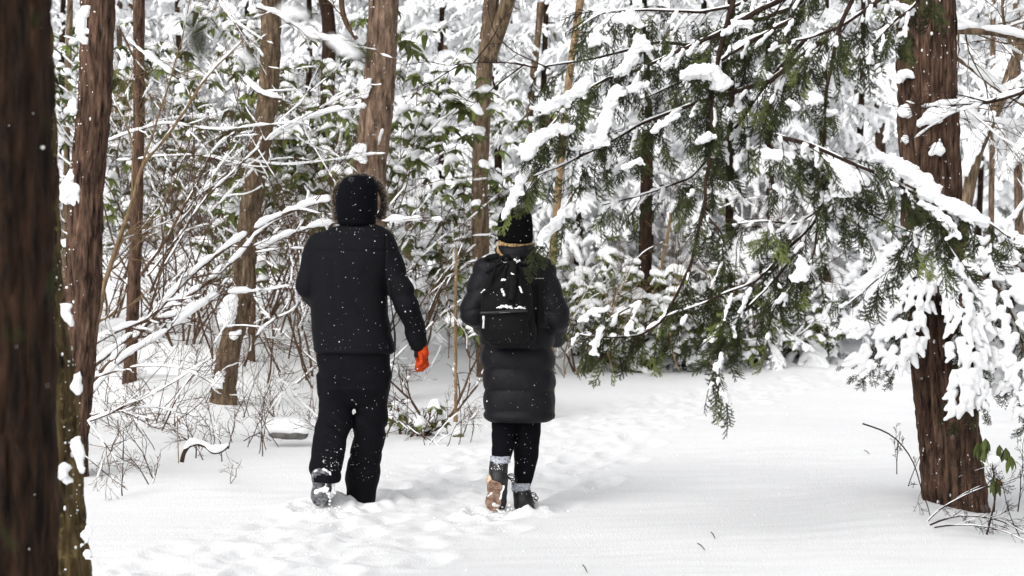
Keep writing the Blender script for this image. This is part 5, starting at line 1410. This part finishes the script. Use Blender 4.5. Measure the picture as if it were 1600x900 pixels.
# hair: strands below the hat, tucked in the collar
mb = MB(); r_ = np.random.default_rng(8)
for k in range(130):
    a = r_.uniform(-.2, 3.35)
    c = P(805, 377, YW + .02); x = c[0] - math.cos(a) * .094; y = c[1] - math.sin(a) * .088
    pts = [(x * 1, y, c[2] + r_.uniform(-.006, .008)), (x - (c[0] - x) * -.0 + r_.normal() * .004, y - .006, c[2] - .02), (x * .94 + c[0] * .06 + r_.normal() * .008, y + .006, c[2] - .05)]
    mb.add(*tube(resample(np.array(pts), .012), .0035, 4))
for k in range(12):
    L = px_line([(780 + r_.normal(), 376, YW - .06), (777 + r_.normal(), 386, YW - .10), (779 + r_.normal() * 1.5, 394, YW - .11), (784 + r_.normal() * 2, 400, YW - .11)], YW)
    mb.add(*tube(resample(L, .01), .0014, 4))
put('hair', mb, m_hair, wom)
LG1 = [(640, 769, 808, YW, .085), (680, 768, 806, YW - .02, .08), (700, 768, 802, YW - .06, .07), (721, 769, 797, YW - .12, .055)]
LG2 = [(640, 800, 847, YW, .085), (680, 802, 845, YW + .03, .08), (715, 803, 841, YW + .05, .072), (742, 804, 834, YW + .03, .06), (760, 804, 828, YW + .02, .05)]
def leggings(X, Y, Z):
    d = np.minimum(sd_loft(X, Y, Z, LG1, 2.1, .01), sd_loft(X, Y, Z, LG2, 2.1, .01))
    return d + folds(X, Y, Z, .004, 12, 5, 9)
lg = solid('leggings', leggings, P(756, 772, YW) - [0, .3, 0], P(860, 630, YW) + [0, .25, 0], .006, m_legging, wom)
def knit_ring(rows):
    def f(X, Y, Z):
        d = sd_loft(X, Y, Z, rows, 2.1, .008)
        return d - .003 * np.sin(Z * 420) + .003 * noise3(X * 50, Y * 50, Z * 50, 3)
    return f
solid('sock', knit_ring([(712, 766, 798, YW - .11, .062), (724, 766, 797, YW - .13, .06)]), P(758, 732, YW) - [0, .25, 0], P(806, 704, YW) + [0, .1, 0], .005, m_sock, wom)
solid('sock', knit_ring([(754, 799, 829, YW + .01, .058), (767, 799, 829, YW + .01, .056)]), P(792, 776, YW) - [0, .15, 0], P(838, 746, YW) + [0, .15, 0], .005, m_sock, wom)
# trailing left boot
boot = link('boot', None, wom)
hl, to = P(774, 752, YW - .20), P(770, 792, YW - .10)
def wboot(X, Y, Z):
    d = sd_loft(X, Y, Z, [(719, 765, 795, YW - .12, .055), (740, 764, 793, YW - .16, .055), (752, 764, 792, YW - .17, .055)], 2.2, .01)
    s, _ = sd_cap(X, Y, Z, P(781, 752, YW - .16), P(780, 788, YW - .06), .045, .040)
    return smin(d, s, .015) + .003 * noise3(X * 35, Y * 35, Z * 35, 2)
bu = solid('boot_upper', wboot, P(752, 812, YW) - [0, .3, 0], P(804, 712, YW) + [0, .1, 0], .0055, m_boot, boot)
sole_mesh(hl + [0.0, -.005, .012], to + [0, -.005, -.012], None, .018, .041, .046, 8, m_soletan, boot, nrm=(-.15, -1, -.2))
V, Q = caps_mesh([P(767, 750, YW - .175)], [P(785, 747, YW - .175)], [.030], [.026], .005, .9); mb = MB(); mb.add(V, Q); put('heel_counter', mb, m_cream, boot)
def laces(px, py, Y, parent):
    mb = MB()
    for sx, sz, w in ((1, 0, .035), (1, -.02, .045), (-1, .005, .02)):
        a = P(px, py, Y); t = np.linspace(0, 2 * np.pi, 16)
        L = a + np.stack([sx * (w * (1 - np.cos(t)) / 2 * 1.2), 0 * t - .01, sz * (1 - np.cos(t)) / 2 + .014 * np.sin(t)], 1)
        mb.add(*tube(L, .0026, 4))
    a = P(px, py, Y); 
    for e_ in ((.035, -.05), (.05, -.035)):
        L = resample(np.array([a, a + [e_[0] * .5, -.01, e_[1] * .35], a + [e_[0], -.015, e_[1]]]), .01); mb.add(*tube(L, .0024, 4))
    put('lace', mb, m_lace, parent)
laces(793, 744, YW - .19, boot)
V, Q = caps_mesh([P(762, 775, YW - .22), P(771, 788, YW - .22), P(781, 781, YW - .2)], [P(769, 771, YW - .22), P(779, 790, YW - .2), P(787, 760, YW - .2)], [.006, .008, .006], [.005, .008, .006], .0045, 1, .004, 60)
mb = MB(); mb.add(V, Q); put('caked_snow', mb, m_snow, boot)
specks(boot, [(722, 766, 794), (748, 765, 793)], 70, YW - .6, 31, .0035, extra=[bu])
boot = link('boot', None, wom)
def wboot2(X, Y, Z):
    d = sd_loft(X, Y, Z, [(764, 801, 829, YW + .01, .052), (782, 803, 833, YW + .0, .055), (794, 803, 835, YW + .01, .06)], 2.3, .01)
    s, _ = sd_cap(X, Y, Z, P(819, 790, YW), P(821, 790, YW + .16), .05, .04)
    return smin(d, s, .015) + .003 * noise3(X * 35, Y * 35, Z * 35, 4)
bu2 = solid('boot_upper', wboot2, P(790, 806, YW) - [0, .15, 0], P(848, 756, YW) + [0, .3, 0], .0055, m_boot, boot)
laces(826, 773, YW - .06, boot)
specks(boot, [(766, 802, 829), (793, 803, 834)], 36, YW - .6, 32, .0035, extra=[bu2])
bf = body_fn(P(805, 352, YW + .02), YW, P(768, 424, YW), P(842, 426, YW), P(743, 486, YW - .02), P(866, 494, YW - .02), P(760, 512, YW + .16), P(866, 525, YW + .08),
             P(808, 560, YW), P(788, 655, YW), P(822, 655, YW + .03), P(783, 735, YW - .13), P(817, 775, YW + .01), .9)
solid('body', bf, P(722, 790, YW) - [0, .3, 0], P(888, 318, YW) + [0, .28, 0], .0125, m_skin, wom)
mb = MB()
for k in range(7):                                  # small print at the shoulder blade
    V, Q, T = tube(np.array([P(836 + k * 2.1, 435, YW - .160), P(837.1 + k * 2.1, 435, YW - .160)]), .0022, 4); mb.add(V, Q, T)
put('print', mb, m_print, wom, False)
specks(wom, CO, 80, YW - .7, 9, extra=[ct])
specks(wom, [(420, 830, 870), (500, 850, 885)], 50, YW - .7, 10, extra=[ct])
specks(wom, BE, 30, YW - .7, 11, .0016, extra=[bn])
specks(wom, [(660, 770, 840), (750, 804, 830)], 60, YW - .7, 12, extra=[lg])

# ---- backpack
bp = empty('backpack', P(793, 540, YW - .2), 'black drawstring backpack dusted with snow, worn on the back of the puffer coat', 'backpack')
YB = YW - .20
PK = [(404, 778, 808, YB + .04, .05), (412, 770, 822, YB + .02, .07), (428, 762, 832, YB, .085), (450, 756, 836, YB - .01, .095), (480, 752, 838, YB - .02, .105), (515, 751, 838, YB - .02, .11), (530, 754, 836, YB - .01, .108), (538, 761, 829, YB - .01, .10), (544, 773, 816, YB, .08)]
def pack(X, Y, Z):
    d = sd_loft(X, Y, Z, PK, 2.2, .02)
    zt = P(0, 418, YB)[2]
    g = smooth(P(0, 470, YB)[2], zt, Z)
    c = P(795, 410, YB)
    ang = np.arctan2(X - c[0], c[2] - Z + .02)
    d = d - g * .010 * np.sin(ang * 16)                       # gathers fanning from the drawstring
    return d + folds(X, Y, Z, .013, 5, 5, 3)
pk = solid('pack_body', pack, P(742, 552, YB) - [0, .2, 0], P(848, 394, YB) + [0, .2, 0], .006, m_pack, bp)
PO = [(486, 749, 826, YB - .09, .04), (492, 748, 828, YB - .10, .055), (515, 748, 829, YB - .10, .06), (530, 752, 827, YB - .09, .055), (538, 761, 818, YB - .08, .04)]
po = solid('pocket', lambda X, Y, Z: sd_loft(X, Y, Z, PO, 2.2, .02) + folds(X, Y, Z, .009, 6, 6, 4), P(740, 550, YB) - [0, .22, 0], P(838, 478, YB) + [0, .02, 0], .0055, m_pack, bp)
mb = MB(); L = resample(px_line([(750, 489, YB - .155), (770, 488.5, YB - .168), (790, 487, YB - .170), (810, 486, YB - .165), (824, 485, YB - .150)], YB), .01)
mb.add(*tube(L, .008, 6, .5, up=(0, 1, 0))); put('pocket_flap', mb, m_boot, bp)
mb = MB()
for k, (w, hh) in enumerate(((1.4, 1), (.8, 1), (1.2, 1.3), (1, 1), (.7, 1.2), (1.1, 1), (1.5, .8))):
    x = 781 + k * 2.3; mb.add(*tube(np.array([P(x, 488.6 - .12 * k, YB - .1775), P(x + w, 488.6 - .12 * k, YB - .1775)]), .0013 * hh, 4))
put('print', mb, m_print, bp, False)
mb = MB(); mb.add(*tube(px_line([(755.5, 494, YB - .165), (755.8, 500, YB - .172)], YB), .0075, 6)); mb.add(*tube(px_line([(755.8, 500, YB - .172), (755, 513, YB - .174)], YB), [.0045, .006], 6)); put('zip_pull', mb, m_metal, bp)
for nm, pts, r in (('shoulder_strap', [(778, 400, YW - .13), (764, 402, YW - .10), (756, 412, YW - .02), (754, 426, YW + .10)], .017), ('shoulder_strap', [(812, 400, YW - .13), (835, 397, YW - .11), (849, 406, YW - .03), (853, 424, YW + .10)], .017),
                   ('handle', [(784, 409, YB), (785, 402, YB - .03), (791, 398, YB - .04), (797, 402, YB - .03), (799, 410, YB)], .008), ('closing_strap', [(801, 408, YB - .06), (802, 424, YB - .10), (802, 442, YB - .112), (800, 458, YB - .12), (798, 470, YB - .13)], .019), ('buckle_tab', [(774, 418, YB - .075), (766, 440, YB - .10), (762, 452, YB - .10)], .007), ('seam_cord', [(755, 462, YB - .09), (765, 452, YB - .105), (780, 448, YB - .115), (795, 450, YB - .12)], .004), ('side_strap', [(842, 405, YW - .13), (843, 440, YW - .15), (842, 490, YW - .15), (836, 530, YW - .15)], .012)):
    mb = MB(); L = resample(px_line(pts, YB), .01); mb.add(*tube(L, r, 8, .35, up=(0, 1, 0))); put(nm, mb, m_pack, bp)
for ch in ([(776, 481, YB - .145, .006), (784, 479, YB - .15, .011), (792, 479, YB - .155, .012), (800, 481, YB - .15, .008)], [(804, 482, YB - .15, .007), (812, 480, YB - .15, .008), (820, 482, YB - .14, .006)],
           [(784, 452, YB - .13, .008), (788, 459, YB - .13, .009), (787, 462, YB - .13, .006)], [(785, 437, YB - .125, .008), (789, 437, YB - .125, .008)], [(812, 448, YB - .12, .005), (816, 458, YB - .12, .006)],
           [(804, 405, YB - .04, .006), (807, 409, YB - .05, .010), (812, 407, YB - .03, .005)], [(752, 457, YB - .07, .004), (757, 453, YB - .09, .006)], [(799, 427, YB - .12, .006), (802, 428, YB - .12, .006)], [(784, 409, YB - .07, .004), (792, 411, YB - .08, .004)]):
    A = [P(*c[:3]) for c in ch[:-1]]; B = [P(*c[:3]) for c in ch[1:]]
    V, Q = caps_mesh(A, B, [c[3] * .72 for c in ch[:-1]], [c[3] * .72 for c in ch[1:]], .0025, 1.2, .005, 120, seed=int(ch[0][0]))
    mb = MB(); mb.add(V, Q); put('snow_patch', mb, m_snow, bp)
specks(bp, PK, 70, YW - .9, 13, extra=[pk, po])
